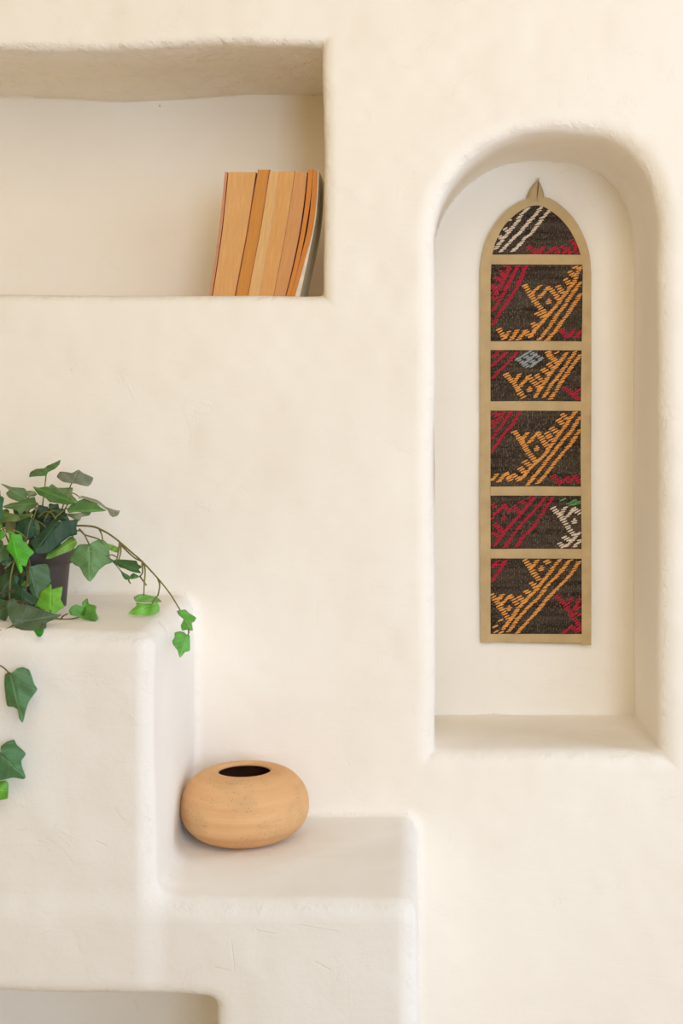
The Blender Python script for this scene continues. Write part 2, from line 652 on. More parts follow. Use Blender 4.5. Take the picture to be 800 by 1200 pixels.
def strip_solid(left, right, y0, y1, uv_scale=True):
    """solid between two height curves (lists of (x, z)) from depth y0 to y1, UV u = thickness in metres"""
    v, f, uv = [], [], []
    n = len(left)
    cols = 5
    for y in (y0, y1):
        for (xl, zl), (xr, zr) in zip(left, right):
            for k in range(cols):
                t = k / (cols - 1)
                v.append((xl + (xr - xl) * t, y, zl + (zr - zl) * t))
                uv.append(((xl - left[0][0]) * 0 + (xr - xl) * t, (zl - left[0][1]) / 0.2))
    A = lambda s, i, k: s * n * cols + i * cols + k
    for i in range(n - 1):
        for k in range(cols - 1):
            f.append((A(0, i, k), A(0, i, k + 1), A(0, i + 1, k + 1), A(0, i + 1, k)))
            f.append((A(1, i, k), A(1, i + 1, k), A(1, i + 1, k + 1), A(1, i, k + 1)))
        f.append((A(0, i, 0), A(0, i + 1, 0), A(1, i + 1, 0), A(1, i, 0)))
        f.append((A(0, i, cols - 1), A(1, i, cols - 1), A(1, i + 1, cols - 1), A(0, i + 1, cols - 1)))
    for k in range(cols - 1):
        f.append((A(0, 0, k), A(1, 0, k), A(1, 0, k + 1), A(0, 0, k + 1)))
        f.append((A(0, n - 1, k), A(0, n - 1, k + 1), A(1, n - 1, k + 1), A(1, n - 1, k)))
    return v, f, uv


def join_raw(parts):
    v, f, uv = [], [], []
    for a, b, c in parts:
        o = len(v)
        v += a
        uv += c
        f += [tuple(i + o for i in q) for q in b]
    return v, f, uv


BOOK_YF = 0.050
SHELF_Z = H + 0.1815


def book_curve(pts, yf, z0=SHELF_Z):
    """(crop x, crop y) from the book close-up to (x, z) at depth yf, resampled evenly, foot on the shelf"""
    w = [P(220 + a / 4.444, 180 + b / 4.444, yf) for a, b in pts]
    w = [(p.x, p.z) for p in w]
    s = smooth_path(w, 8)
    (xa, za), (xb, zb) = s[-2], s[-1]
    zt = s[0][1]
    s = s[::-1]
    # continue the last slope down to the shelf
    sl = (s[1][0] - s[0][0]) / max(s[1][1] - s[0][1], 1e-5)
    s[0] = (s[0][0] + (z0 - s[0][1]) * sl, z0)
    zs = np.linspace(z0, zt, 15)
    xs = np.interp(zs, [q[1] for q in s], [q[0] for q in s])
    return [(float(x), float(z)) for x, z in zip(xs, zs)]


def make_book(L, R, page_rgb, cover_rgb, label, yf, depth, cov=0.0006, covl=None, air=0.0, flare=None, back_rgb=None, gap=False):
    covl = cov if covl is None else covl
    left, right = book_curve(L, yf), book_curve(R, yf)
    base = ((left[0][0] + right[0][0]) / 2, yf + depth / 2, SHELF_Z)
    root = empty('paperback_book', base)
    cm = simple('book_cover_paper', cover_rgb, 0.6, 0.3, (60, 0.1))
    pm = page_material('yellowed_pages', page_rgb)
    last = len(left) - 1
    il = [(x + covl + air, z + (0.0006 if i == 0 else 0) - (0.0004 if i == last else 0)) for i, (x, z) in enumerate(left)]
    ir = [(x - cov, z + (0.0006 if i == 0 else 0) - (0.0004 if i == last else 0)) for i, (x, z) in enumerate(right)]
    y0, y1 = yf + 0.0006, yf + depth - 0.002
    if gap:      # the leaves of this block fall open into two fans
        cl = [(p[0] + (q[0] - p[0]) * 0.46, p[1]) for p, q in zip(il, ir)]
        n = len(cl)
        w = [0.0016 * math.exp(-((i / n - 0.52) / 0.2) ** 2) for i in range(n)]
        blocks = [strip_solid(il, [(x - q, z) for (x, z), q in zip(cl, w)], y0, y1),
                  strip_solid([(x + q * .6 + 0.0001, z) for (x, z), q in zip(cl, w)], ir, y0 + 0.002, y1)]
    else:
        blocks = [strip_solid(il, ir, y0, y1)]
    v, f, uv = join_raw(blocks)
    rel(link('page_block', mesh_from(v, f, uv), pm, None, False), root)
    yb = yf + depth
    solids = [strip_solid(left, [(x + covl, z) for x, z in left], yf, yb),
              strip_solid([(x + covl, z) for x, z in left], [(x - cov, z) for x, z in right], yb - 0.0012, yb)]
    edge = [(x - cov, z) for x, z in right]
    if flare:      # the back board stands away from the leaves at its foot
        fc = book_curve(flare, yf)
        bm_ = simple('grey_back_board', back_rgb, 0.6, 0.3, (60, 0.1))
        v, f, uv = strip_solid([(e[0] + 0.0002, e[1]) for e in edge], [(max(p[0], e[0] + 0.0008), p[1]) for p, e in zip(fc, edge)], yf + 0.003, yb)
        o = rel(link('back_cover', mesh_from(v, f, uv), bm_, None, False), root)
        o['label'] = 'pale grey back cover bowed out at its foot'
    else:
        solids.append(strip_solid(edge, right, yf, yb))
    v, f, uv = join_raw(solids)
    rel(link('cover', mesh_from(v, f, uv), cm, None, False), root)
    tag(root, label, 'book', 'old paperbacks in the shelf niche')


b_edges = {
    0: [(193, 93), (178, 250), (162, 400), (138, 570), (113, 728)],
    1: [(356, 93), (333, 250), (308, 410), (276, 580), (248, 728)],
    2: [(426, 82), (402, 250), (378, 400), (345, 570), (316, 728)],
    3: [(476, 92), (452, 260), (428, 420), (399, 590), (376, 728)],
    4: [(556, 93), (532, 260), (506, 420), (474, 590), (448, 728)],
    5: [(622, 96), (604, 260), (580, 420), (545, 590), (512, 728)],
}


def top(e, y):
    q = [tuple(p) for p in b_edges[e]]
    q[0] = (q[0][0], y)
    return q


make_book(top(0, 95), [(a - 1, b) for a, b in top(1, 95)], (234, 180, 118), (204, 140, 104),
          'thick tan paperback with a reddish brown cover, outermost of the row on its open side', 0.050, 0.118, cov=0.0004, covl=0.0040, air=0.0013)
make_book([(366, 82)] + [(a + 3, b) for a, b in b_edges[1][1:]], top(2, 82), (220, 152, 76), (180, 112, 60),
          'dark orange paperback standing a little taller beside the thick tan book', 0.052, 0.112)
make_book([(a + 1, b) for a, b in top(2, 92)], top(3, 92), (238, 194, 134), (228, 186, 132),
          'narrow pale beige paperback just beside the dark orange one', 0.049, 0.112)
make_book([(a + 1, b) for a, b in top(3, 91)], top(4, 91), (234, 178, 112), (226, 178, 124),
          'medium tan paperback between the narrow pale book and the pinkish brown book', 0.050, 0.115)
make_book([(a + 1, b) for a, b in top(4, 93)], top(5, 93), (224, 164, 108), (190, 128, 88),
          'pinkish brown paperback leaning on the thin curved orange book', 0.050, 0.112)
make_book([(628, 80), (612, 250), (588, 410), (553, 580), (515, 728)], [(677, 90), (669, 250), (650, 400), (606, 570), (562, 728)],
          (226, 146, 72), (200, 124, 64),
          'thin curved orange paperback with fanned pages and grey cover against the niche side', 0.048, 0.112, gap=True,
          flare=[(681, 84), (674, 240), (660, 370), (622, 560), (585, 728)], back_rgb=(226, 216, 196))


# ------------------------------------------------------------------ woven wall hanging
HY = ARCH_Y - 0.0050      # back of the fabric, just off the niche's back wall


def fabric_material(name, rgb, scale=900.0):
    m, nt, b = nodes_of(name)
    tc = N(nt, 'ShaderNodeNewGeometry')
    wv = []
    for d in ('X', 'Z'):
        w = N(nt, 'ShaderNodeTexWave', wave_type='BANDS', bands_direction=d, Scale=scale / 6.0, Distortion=0.6)
        nt.links.new(tc.outputs['Position'], w.inputs['Vector'])
        wv.append(w.outputs['Fac'])
    n = N(nt, 'ShaderNodeTexNoise', Scale=30.0, Detail=5.0)
    nt.links.new(tc.outputs['Position'], n.inputs['Vector'])
    c = lin(rgb)
    cc = ramp(nt, n.outputs['Fac'], [(0.3, tuple(v * 0.88 for v in c[:3]) + (1,)), (0.7, tuple(v * 1.1 for v in c[:3]) + (1,))])
    nt.links.new(cc, b.inputs['Base Color'])
    b.inputs['Roughness'].default_value = 0.9
    b.inputs['Specular IOR Level'].default_value = 0.1
    nb = bump(nt, b, mth(nt, 'ADD', wv[0], wv[1]), 0.18, 0.0006)
    bump(nt, b, n.outputs['Fac'], 0.15, 0.004, nb)
    return m


def kilim_material():
    m, nt, b = nodes_of('dark_kilim_weave')
    tc = N(nt, 'ShaderNodeNewGeometry')
    pos = tc.outputs['Position']
    rib = N(nt, 'ShaderNodeTexWave', wave_type='BANDS', bands_direction='X', Scale=118.0, Distortion=0.5, Detail=1.0)
    nt.links.new(pos, rib.inputs['Vector'])
    mp = N(nt, 'ShaderNodeMapping')
    mp.inputs['Scale'].default_value = (650, 650, 300)
    nt.links.new(pos, mp.inputs['Vector'])
    sp = N(nt, 'ShaderNodeTexNoise', Scale=1.0, Detail=2.0)
    nt.links.new(mp.outputs[0], sp.inputs['Vector'])
    mp2 = N(nt, 'ShaderNodeMapping')
    mp2.inputs['Scale'].default_value = (10, 10, 130)
    nt.links.new(pos, mp2.inputs['Vector'])
    bd = N(nt, 'ShaderNodeTexNoise', Scale=1.0, Detail=3.0)
    nt.links.new(mp2.outputs[0], bd.inputs['Vector'])
    c = ramp(nt, bd.outputs['Fac'], [(0.35, lin((47, 39, 33))), (0.65, lin((78, 67, 56)))])
    c = mixc(nt, ramp(nt, sp.outputs['Fac'], [(0.52, (0, 0, 0, 1)), (0.72, (1, 1, 1, 1))]), c, lin((126, 111, 92)))
    c = mixc(nt, mth(nt, 'MULTIPLY', mth(nt, 'LESS_THAN', rib.outputs['Fac'], 0.3), 0.45), c, lin((36, 29, 24)))
    nt.links.new(c, b.inputs['Base Color'])
    b.inputs['Roughness'].default_value = 0.95
    b.inputs['Specular IOR Level'].default_value = 0.08
    bump(nt, b, mth(nt, 'ADD', rib.outputs['Fac'], sp.outputs['Fac']), 0.5, 0.0006)
    return m


def yarn_material(name, rgb):
    m = simple(name, rgb, 0.85, 0.12, (420, 0.22), (0.4, 0.0006))
    return m


BINDING = fabric_material('tan_cotton_binding', (194, 168, 124))
KILIM = kilim_material()
YARN = {'orange': yarn_material('orange_yarn', (226, 156, 80)), 'red': yarn_material('crimson_yarn', (182, 42, 62)),
        'white': yarn_material('ivory_yarn', (220, 202, 178)), 'grey': yarn_material('blue_grey_yarn', (150, 158, 156)),
        'green': yarn_material('green_yarn', (96, 150, 90))}


def wave_y(x, z):
    """the gentle ripple of the hanging cloth"""
    return -0.0010 * math.sin(z * 17 + x * 9) - 0.0008 * math.sin(z * 7 + 1.3)


def cloth_poly(name, outline_px, y_front, thick, mat, parent, soft=0.0008, cell=6.0):
    """flat piece of cloth from a photo outline, gridded so it can ripple; back at y_front + thick"""
    bm = bmesh.new()
    vs = [bm.verts.new(P(a, b, y_front)) for a, b in outline_px]
    bm.faces.new(vs)
    bmesh.ops.triangulate(bm, faces=bm.faces[:])
    for _ in range(9):
        long = [e for e in bm.edges if e.calc_length() > 0.012]
        if not long:
            break
        bmesh.ops.subdivide_edges(bm, edges=long, cuts=1)
        bmesh.ops.triangulate(bm, faces=[f for f in bm.faces if len(f.verts) > 3])
    for v in bm.verts:
        v.co.y += wave_y(v.co.x, v.co.z)
    bmesh.ops.recalc_face_normals(bm, faces=bm.faces)
    fs = bm.faces[:]
    if sum(f.normal.y for f in fs) > 0:
        bmesh.ops.reverse_faces(bm, faces=fs)
    ext = bmesh.ops.extrude_face_region(bm, geom=fs, use_keep_orig=True)
    for g in ext['geom']:
        if isinstance(g, bmesh.types.BMVert):
            g.co.y += thick
    bmesh.ops.recalc_face_normals(bm, faces=bm.faces)
    me = bpy.data.meshes.new(name)
    bm.to_mesh(me)
    bm.free()
    o = link(name, me, mat, None, False)
    rel(o, parent)
    if soft:
        md = o.modifiers.new('Bevel', 'BEVEL')
        md.width = soft
        md.segments = 2
        md.limit_method = 'ANGLE'
        md.angle_limit = math.radians(50)
    return o


def stitches(origin, lines, dots, y, sc=6.667, wide=46, clip=None, seed=0, hgt=17, slope=0.42, pitch=17.0):
    """short raised floats of yarn laid one above the other along drawn lines (close-up pixel coordinates)"""
    rnd = random.Random(seed)
    V, Fc = [], []

    def one(cx, cy, w, h, sl):
        px, py = origin[0] + cx / sc, origin[1] + cy / sc
        if clip and not clip(px, py):
            return
        w, h = w / sc / 2, h / sc / 2
        ring = []
        for k in range(10):
            a = 2 * math.pi * k / 10
            ex = math.copysign(abs(math.cos(a)) ** 0.7, math.cos(a)) * w
            ey = math.copysign(abs(math.sin(a)) ** 0.8, math.sin(a)) * h - sl * ex
            ring.append((px + ex, py + ey))
        b = len(V)
        for (a, c), lift in [(q, 0.0) for q in ring] + [((px + (a - px) * .66, py + (c - py) * .6), 0.0010) for a, c in ring]:
            p = P(a, c, y)
            p.y += wave_y(p.x, p.z) - lift
            V.append(p)
        p = P(px, py, y)
        p.y += wave_y(p.x, p.z) - 0.0013
        V.append(p)
        for k in range(10):
            k2 = (k + 1) % 10
            Fc.append((b + k, b + k2, b + 10 + k2, b + 10 + k))
            Fc.append((b + 10 + k, b + 10 + k2, b + 20))

    for ln in lines:
        # walk the line by height so each row of weft gets one float
        pts = []
        for (a, b), (c, d) in zip(ln, ln[1:]):
            n = max(1, int(math.hypot(c - a, d - b) / 4))
            pts += [(a + (c - a) * k / n, b + (d - b) * k / n) for k in range(n)]
        pts.append(ln[-1])
        acc = 99.0
        up = (ln[0][0] - ln[-1][0]) * (ln[-1][1] - ln[0][1])      # > 0 for lines rising to the right
        prev = pts[0]
        for q in pts:
            acc += abs(q[1] - prev[1]) + 0.35 * abs(q[0] - prev[0])
            prev = q
            if acc >= pitch:
                acc = 0
                one(q[0] + rnd.uniform(-3, 3), q[1] + rnd.uniform(-2, 2), wide * rnd.uniform(.82, 1.15), hgt * (1.22 if up < 0 else 1.0) * rnd.uniform(.85, 1.1), (slope if up < 0 else slope * .55) + rnd.uniform(-.1, .1))
    for (cx, cy, r) in dots:
        k = -r
        while k <= r:
            w = 2 * (r - abs(k)) + 22
            one(cx + rnd.uniform(-2, 2), cy + k, w, hgt, slope * .5)
            k += 15
    return V, Fc


def rect(x0, y0, x1, y1):
    return [(x0, y0), (x1, y0), (x1, y1), (x0, y1)]


ARCH_IN = [(576.5, 299), (579, 288), (583, 278), (590, 265), (601, 253.5), (615, 244), (630, 240.5), (643, 245.5), (657, 256.5), (668, 270), (676, 286), (680.5, 299)]
ARCH_OUT = [(562.6, 330), (563, 312), (565.5, 296), (571, 278), (580, 262), (592, 247.5), (605, 238), (618, 232.3), (630, 230.5), (643, 232), (655, 239),
            (668, 251), (678, 265), (686, 282), (691, 300), (692.6, 320)]


def make_hanging():
    root = empty('woven_wall_hanging', P(627, 755, HY))
    yk = HY - 0.0032          # kilim front
    # whole shaped backing cloth
    arch_o = smooth_path(ARCH_OUT, 3)
    shape = arch_o + [(692.2, 400), (690.8, 500), (691.5, 620), (692.3, 755.5), (681.5, 756.2), (563.2, 753.4), (562.6, 600), (562.8, 450)]
    cloth_poly('backing_cloth', [(a + (0.8 if a < 627 else -0.8), b + (0.8 if b < 400 else -0.8)) for a, b in shape], HY - 0.0022, 0.0020, BINDING, root, 0)
    ai = smooth_path(ARCH_IN, 3)
    pn = []
    bnds = [(310, 399.6), (410.4, 470), (481.4, 570), (581, 643), (654.6, 743)]
    pads = [(574.2, 682), (573.6, 681), (573.4, 680.4), (573.8, 681), (574.2, 681.6)]
    panel_shapes = [ai] + [rect(l - 1.5, t - 1.5, r + 1.5, b + 1.5) for (t, b), (l, r) in zip(bnds, pads)]
    for k, s in enumerate(panel_shapes):
        if k == 0:
            s = [(a + (-1.0 if a < 627 else 1.0), b + (-1.0 if b < 290 else 1.2)) for a, b in s]
        o = cloth_poly('kilim_panel', s, yk, 0.0012, KILIM, root, 0)
        pn.append(o)
    yb = HY - 0.0050
    # binding tape: arch, two stiles, foot, and the cross tapes
    ring = arch_o + [(683.4, 322)] + [(681.8, 306)] + ai[::-1] + [(575.2, 306), (574.4, 330)]
    cloth_poly('arched_binding', ring, yb, 0.0032, BINDING, root, 0.0011)
    cloth_poly('binding_tape', [(562.6, 329), (574.6, 329), (573.7, 420), (573.3, 520), (573.9, 640), (574.6, 742), (574.6, 753.6), (563.0, 753.4), (562.4, 640), (562.3, 500), (562.4, 400)],
               yb, 0.0032, BINDING, root, 0.0011)
    cloth_poly('binding_tape', [(682.8, 320), (692.6, 319), (692.3, 400), (690.9, 490), (691.2, 600), (692.0, 680), (692.4, 756), (681.4, 756.4), (681.4, 640), (680.2, 540), (680.6, 440), (682, 380)],
               yb, 0.0034, BINDING, root, 0.0011)
    cloth_poly('cross_tape', rect(574, 743, 682, 753.2), yb + .0003, 0.0030, BINDING, root, 0.0011)
    for (t, b, l, r) in ((298, 310, 574.6, 683), (399.6, 410.4, 573.6, 682), (470, 481.4, 573.2, 681), (570, 581, 573.4, 681), (643, 654.6, 573.8, 681.6)):
        mid = (l + r) / 2
        cloth_poly('cross_tape', [(l, t + .3), (mid, t - .1), (r, t + .4), (r, b + .2), (mid, b), (l, b - .2)], yb + .0004, 0.0028, BINDING, root, 0.0010)
    # hanging loop: a folded ribbon whose two legs meet at the nail
    bm = bmesh.new()
    for s, pts in ((-1, [(615.5, 235.5), (618, 228), (622, 220), (626.5, 214), (630.0, 211.4)]), (1, [(638, 235.5), (637, 227), (635, 220), (632.8, 215), (630.8, 211.4)])):
        inner = [(628.6, 235.5), (628.8, 229), (629.3, 222), (629.9, 215.5), (630.3, 212.2)] if s < 0 else [(628.8, 235.5), (629.6, 229.5), (630.7, 222), (631.4, 215.5), (630.6, 212.2)]
        rows = []
        for i, (o_, n_) in enumerate(zip(smooth_path(pts, 4), smooth_path(inner, 4))):
            rows.append([P(o_[0], o_[1], HY - 0.0030), P((o_[0] + n_[0]) / 2, (o_[1] + n_[1]) / 2, HY - 0.0052), P(n_[0], n_[1], HY - 0.0054)])
        vs = [[bm.verts.new(p) for p in r] for r in rows]
        for a, b in zip(vs, vs[1:]):
            for k in range(2):
                bm.faces.new((a[k], a[k + 1], b[k + 1], b[k]))
    back = [(616.5, 235), (619, 228), (623, 220), (627, 214.4), (630.4, 212.2), (632.2, 215.2), (634.3, 220), (636, 227), (637, 235)]
    bm.faces.new([bm.verts.new(P(a, b, HY - 0.0012)) for a, b in back])
    o = from_bm('hanging_loop', bm, BINDING, root)
    md = o.modifiers.new('Solidify', 'SOLIDIFY')
    md.thickness = 0.0009
    # yarn motifs, panel by panel, colour by colour
    def inside_arch(px, py):
        n = len(ai)
        c = False
        for i in range(n):
            (x1, y1), (x2, y2) = ai[i], ai[(i + 1) % n]
            if (y1 > py) != (y2 > py) and px < (x2 - x1) * (py - y1) / (y2 - y1) + x1:
                c = not c
        return c and py < 297
    def inside(k):
        (t, b), (l, r) = bnds[k], pads[k]
        return lambda px, py: l + 1 < px < r - 1 and t + .8 < py < b - .8
    M = [
        ((570, 235), inside_arch, {
            'white': ([[(318, 62), (268, 112), (240, 165), (180, 238), (120, 310), (62, 388)], [(430, 48), (385, 105), (330, 165), (270, 238), (210, 292), (155, 355), (105, 405)],
                       [(492, 76), (440, 130), (390, 203), (345, 262), (290, 300), (262, 340), (195, 405)], [(128, 205), (160, 238)], [(95, 280), (122, 300)], [(180, 155), (180, 160)]], []),
            'red': ([[(325, 362), (360, 385), (395, 412)], [(445, 362), (405, 402)], [(525, 368), (490, 402)], [(525, 368), (560, 402)], [(590, 362), (650, 402)], [(640, 370), (600, 402)],
                     [(662, 310), (700, 350), (690, 390)], [(420, 408), (480, 408)], [(560, 406), (720, 408)]], [])}),
        ((570, 305), inside(0), {
            'orange': ([[(300, 195), (340, 265), (400, 350), (470, 430)], [(412, 202), (350, 262)], [(480, 212), (405, 300)], [(480, 212), (522, 252), (572, 312)],
                        [(738, 50), (700, 112), (692, 160), (622, 250), (550, 350), (455, 455), (385, 535), (340, 605)],
                        [(745, 155), (680, 245), (620, 340), (550, 425), (495, 515), (405, 625)], [(745, 245), (690, 335), (640, 410), (580, 492), (535, 555), (472, 625)],
                        [(395, 412), (450, 445)], [(362, 495), (395, 528)], [(555, 205), (602, 262)], [(650, 90), (692, 132)], [(618, 150), (655, 190)], [(690, 52), (720, 60)],
                        [(95, 540), (140, 612)], [(172, 560), (140, 612)], [(238, 548), (190, 622)], [(300, 550), (248, 618)], [(300, 550), (350, 605)]], [(484, 325, 20)]),
            'red': ([[(150, 42), (180, 60), (160, 100), (110, 200), (60, 275)], [(242, 50), (182, 165), (130, 262), (48, 395)], [(305, 50), (242, 200), (180, 302), (100, 412), (45, 515)],
                     [(108, 88), (140, 128)], [(75, 138), (115, 165)], [(45, 200), (78, 250)], [(45, 290), (70, 300)], [(580, 545), (640, 605)], [(680, 545), (640, 605)], [(738, 552), (690, 612)]], [])}),
        ((570, 405), inside(1), {
            'red': ([[(92, 42), (45, 95)], [(165, 42), (92, 112), (45, 155)], [(242, 42), (172, 130), (92, 202), (45, 262)], [(605, 328), (680, 380), (722, 425)], [(732, 338), (690, 370)]], []),
            'grey': ([[(335, 48), (240, 105)], [(335, 48), (428, 102)], [(240, 105), (335, 172)], [(428, 102), (335, 172)], [(288, 75), (380, 138)], [(380, 75), (288, 138)]], []),
            'orange': ([[(148, 222), (215, 292), (250, 352), (290, 405)], [(258, 225), (215, 285)], [(330, 240), (255, 330)], [(330, 240), (372, 288), (425, 342)], [(390, 230), (440, 290)],
                        [(625, 58), (570, 130), (520, 190), (450, 290), (400, 370), (375, 410)], [(480, 48), (502, 92), (552, 132)], [(488, 142), (525, 180)], [(443, 185), (490, 225)],
                        [(690, 50), (620, 152), (560, 242), (500, 312), (445, 410)], [(730, 75), (660, 172), (590, 272), (550, 342), (498, 420)], [(550, 55), (570, 60)]], [(335, 345, 20)])}),
        ((570, 475), inside(2), {
            'red': ([[(130, 58), (92, 110), (40, 180)], [(185, 58), (110, 162), (40, 262)], [(265, 50), (200, 152), (130, 232), (38, 365)], [(45, 125), (65, 150)], [(60, 62), (110, 72)]], [(80, 80, 14)]),
            'orange': ([[(215, 205), (270, 272), (320, 362), (380, 432)], [(320, 215), (275, 265)], [(400, 215), (320, 302)], [(400, 215), (432, 262), (482, 332)], [(470, 215), (512, 280)],
                        [(692, 55), (620, 152), (560, 232), (500, 322), (440, 402), (340, 492), (300, 540), (250, 592)],
                        [(728, 92), (660, 202), (590, 282), (520, 372), (440, 472), (400, 522), (318, 622)], [(730, 195), (650, 312), (560, 412), (490, 502), (398, 615)],
                        [(590, 70), (632, 112)], [(560, 115), (605, 152)], [(510, 180), (552, 218)], [(300, 440), (345, 472)], [(262, 490), (312, 542)],
                        [(150, 530), (88, 602)], [(150, 530), (192, 592)], [(82, 540), (35, 592)], [(210, 540), (262, 590)]], [(393, 340, 20)]),
            'red2': ([[(520, 550), (580, 612)], [(640, 560), (580, 612)], [(690, 552), (640, 612)], [(690, 552), (730, 602)]], [])}),
        ((570, 575), inside(3), {
            'red': ([[(375, 58), (300, 142), (220, 232), (140, 322), (55, 435)], [(455, 58), (350, 182), (270, 262), (200, 352), (145, 435)], [(515, 58), (430, 182), (360, 292), (290, 352), (235, 435)],
                     [(135, 115), (55, 195)], [(135, 115), (192, 168)], [(65, 260), (122, 322)], [(215, 120), (262, 182)], [(270, 88), (322, 112)], [(330, 60), (350, 70)], [(42, 110), (62, 130)], [(48, 332), (102, 362)], [(42, 215), (60, 225)]], [(135, 212, 16)]),
            'white': ([[(518, 135), (590, 212), (640, 292), (690, 355)], [(615, 132), (580, 182)], [(680, 138), (620, 212)], [(680, 138), (728, 182)], [(732, 315), (680, 382), (608, 445)], [(732, 388), (680, 445)],
                       [(608, 362), (652, 392)], [(568, 412), (612, 445)]], [(685, 242, 20)]),
            'green': ([[(595, 70), (625, 75)], [(640, 98), (705, 68)], [(662, 108), (728, 84)], [(690, 110), (728, 100)]], [])}),
        ((570, 650), inside(4), {
            'orange': ([[(300, 42), (350, 112), (412, 205)], [(392, 45), (355, 95)], [(465, 50), (490, 70)],
                        [(565, 42), (510, 112), (450, 192), (390, 272), (320, 342), (250, 412), (185, 510), (130, 582)], [(648, 45), (560, 152), (470, 242), (400, 342), (330, 402), (250, 492), (172, 602)],
                        [(720, 55), (650, 162), (560, 252), (480, 332), (400, 432), (320, 522), (240, 610)],
                        [(45, 312), (100, 402), (180, 512)], [(122, 315), (88, 355)], [(182, 320), (110, 392)], [(182, 320), (242, 392)], [(255, 328), (295, 375)], [(350, 220), (392, 262)], [(308, 282), (352, 315)],
                        [(105, 512), (118, 518)], [(68, 562), (80, 570)], [(152, 552), (130, 575)], [(75, 602), (120, 605)]], [(425, 110, 20), (175, 420, 18)]),
            'red': ([[(85, 48), (42, 105)], [(145, 52), (92, 132), (42, 205)], [(60, 80), (120, 75)], [(545, 322), (612, 392), (680, 492), (735, 565)], [(662, 338), (628, 392)], [(725, 348), (680, 432)],
                     [(690, 430), (738, 402)], [(605, 608), (660, 560)], [(660, 560), (722, 608)], [(735, 560), (718, 602)], [(690, 460), (738, 470)]], [])}),
    ]
    lab = {'orange': 'orange yarn motif', 'red': 'crimson yarn motif', 'white': 'ivory yarn motif', 'grey': 'pale grey diamond motif', 'green': 'green yarn motif'}
    for k, (org, clip, cols) in enumerate(M):
        if 'red' in cols and 'red2' not in cols and k > 0:      # the two crimson corners are separate motifs
            ln, dots = cols.pop('red')
            for nm, sub in (('red', [q for q in ln if q[0][0] < 500]), ('red2', [q for q in ln if q[0][0] >= 500])):
                if sub:
                    cols[nm] = (sub, dots)
        for c, (ln, dots) in cols.items():
            key = c.rstrip('2')
            small = key in ('red', 'grey')
            v, f = stitches(org, ln, dots, yk - 0.0001, 6.667, 42 if small else 46, clip, seed=k * 7 + len(c), hgt=13 if key == 'red' else 12.5)
            o = link('yarn_motif', mesh_from(v, f), YARN[key], None)
            o.parent = pn[k]
            o['label'] = lab[key]
    tag(root, 'long arched textile hanging with six dark patterned panels edged in tan tape', 'wall hanging')
    # the nail it hangs from
    p = P(630.4, 211.4, HY)
    nroot = empty('wall_nail', (p.x, ARCH_Y, p.z))
    nm = simple('pale_metal', (196, 186, 172), 0.45, 0.5, (200, 0.1))
    bm = bmesh.new()
    tube(bm, [Vector((0, 0.008, 0)), Vector((0, -0.012, 0.0006))], 0.0009, 0.0009, 10, 3)
    o = from_bm('shank', bm, nm)
    o.parent = nroot
    bm = bmesh.new()
    lathe(bm, [(0.0004, 0), (0.0018, 0.0), (0.0022, 0.0005), (0.0018, 0.0011), (0.0004, 0.0013)], 20)
    for v in bm.verts:
        x, y, z = v.co
        v.co = (x, -0.012 - z, y + 0.0006)
    o = from_bm('head', bm, nm)
    o.parent = nroot
    tag(nroot, 'small pale nail in the arched niche holding the loop of the textile hanging', 'nail')


make_hanging()


# ------------------------------------------------------------------ ivy
def leaf_material(name, rgb, gloss=0.45, vein=0.35, veinc=None):
    m, nt, b = nodes_of(name)
    uv = N(nt, 'ShaderNodeUVMap', uv_map='UVMap')
    sx = N(nt, 'ShaderNodeSeparateXYZ')
    nt.links.new(uv.outputs[0], sx.inputs[0])
    u, v = sx.outputs['X'], sx.outputs['Y']
    au = mth(nt, 'ABSOLUTE', u)
    mid = mth(nt, 'LESS_THAN', au, 0.022)
    ph = mth(nt, 'FRACT', mth(nt, 'MULTIPLY', mth(nt, 'SUBTRACT', v, mth(nt, 'MULTIPLY', au, 0.75)), 4.2))
    lat = mth(nt, 'LESS_THAN', mth(nt, 'ABSOLUTE', mth(nt, 'SUBTRACT', ph, 0.5)), 0.045)
    vm = mth(nt, 'MAXIMUM', mid, mth(nt, 'MULTIPLY', lat, 0.6))
    geo = N(nt, 'ShaderNodeNewGeometry')
    n = N(nt, 'ShaderNodeTexNoise', Scale=70.0, Detail=4.0)
    nt.links.new(geo.outputs['Position'], n.inputs['Vector'])
    c = lin(rgb)
    cc = ramp(nt, n.outputs['Fac'], [(0.3, tuple(x * 0.8 for x in c[:3]) + (1,)), (0.72, tuple(min(1, x * 1.18) for x in c[:3]) + (1,))])
    vc = veinc or tuple(min(255, int(x * 1.25 + 22)) for x in rgb)
    cc = mixc(nt, mth(nt, 'MULTIPLY', vm, vein), cc, lin(vc))
    nt.links.new(cc, b.inputs['Base Color'])
    b.inputs['Roughness'].default_value = gloss
    b.inputs['Specular IOR Level'].default_value = 0.35
    nb = bump(nt, b, vm, 0.35, -0.0010)
    bump(nt, b, n.outputs['Fac'], 0.25, 0.003, nb)
    return m


LEAFM = {}


def leaf_mat(rgb, **kw):
    r, g, b = rgb
    if b > 0.7 * g and r < 0.86 * g:
        rgb = (int(r * 1.02), int(g * 1.02), int(b * 0.88))
    if rgb not in LEAFM:
        LEAFM[rgb] = leaf_material('ivy_leaf_%d' % len(LEAFM), rgb, **kw)
    return LEAFM[rgb]


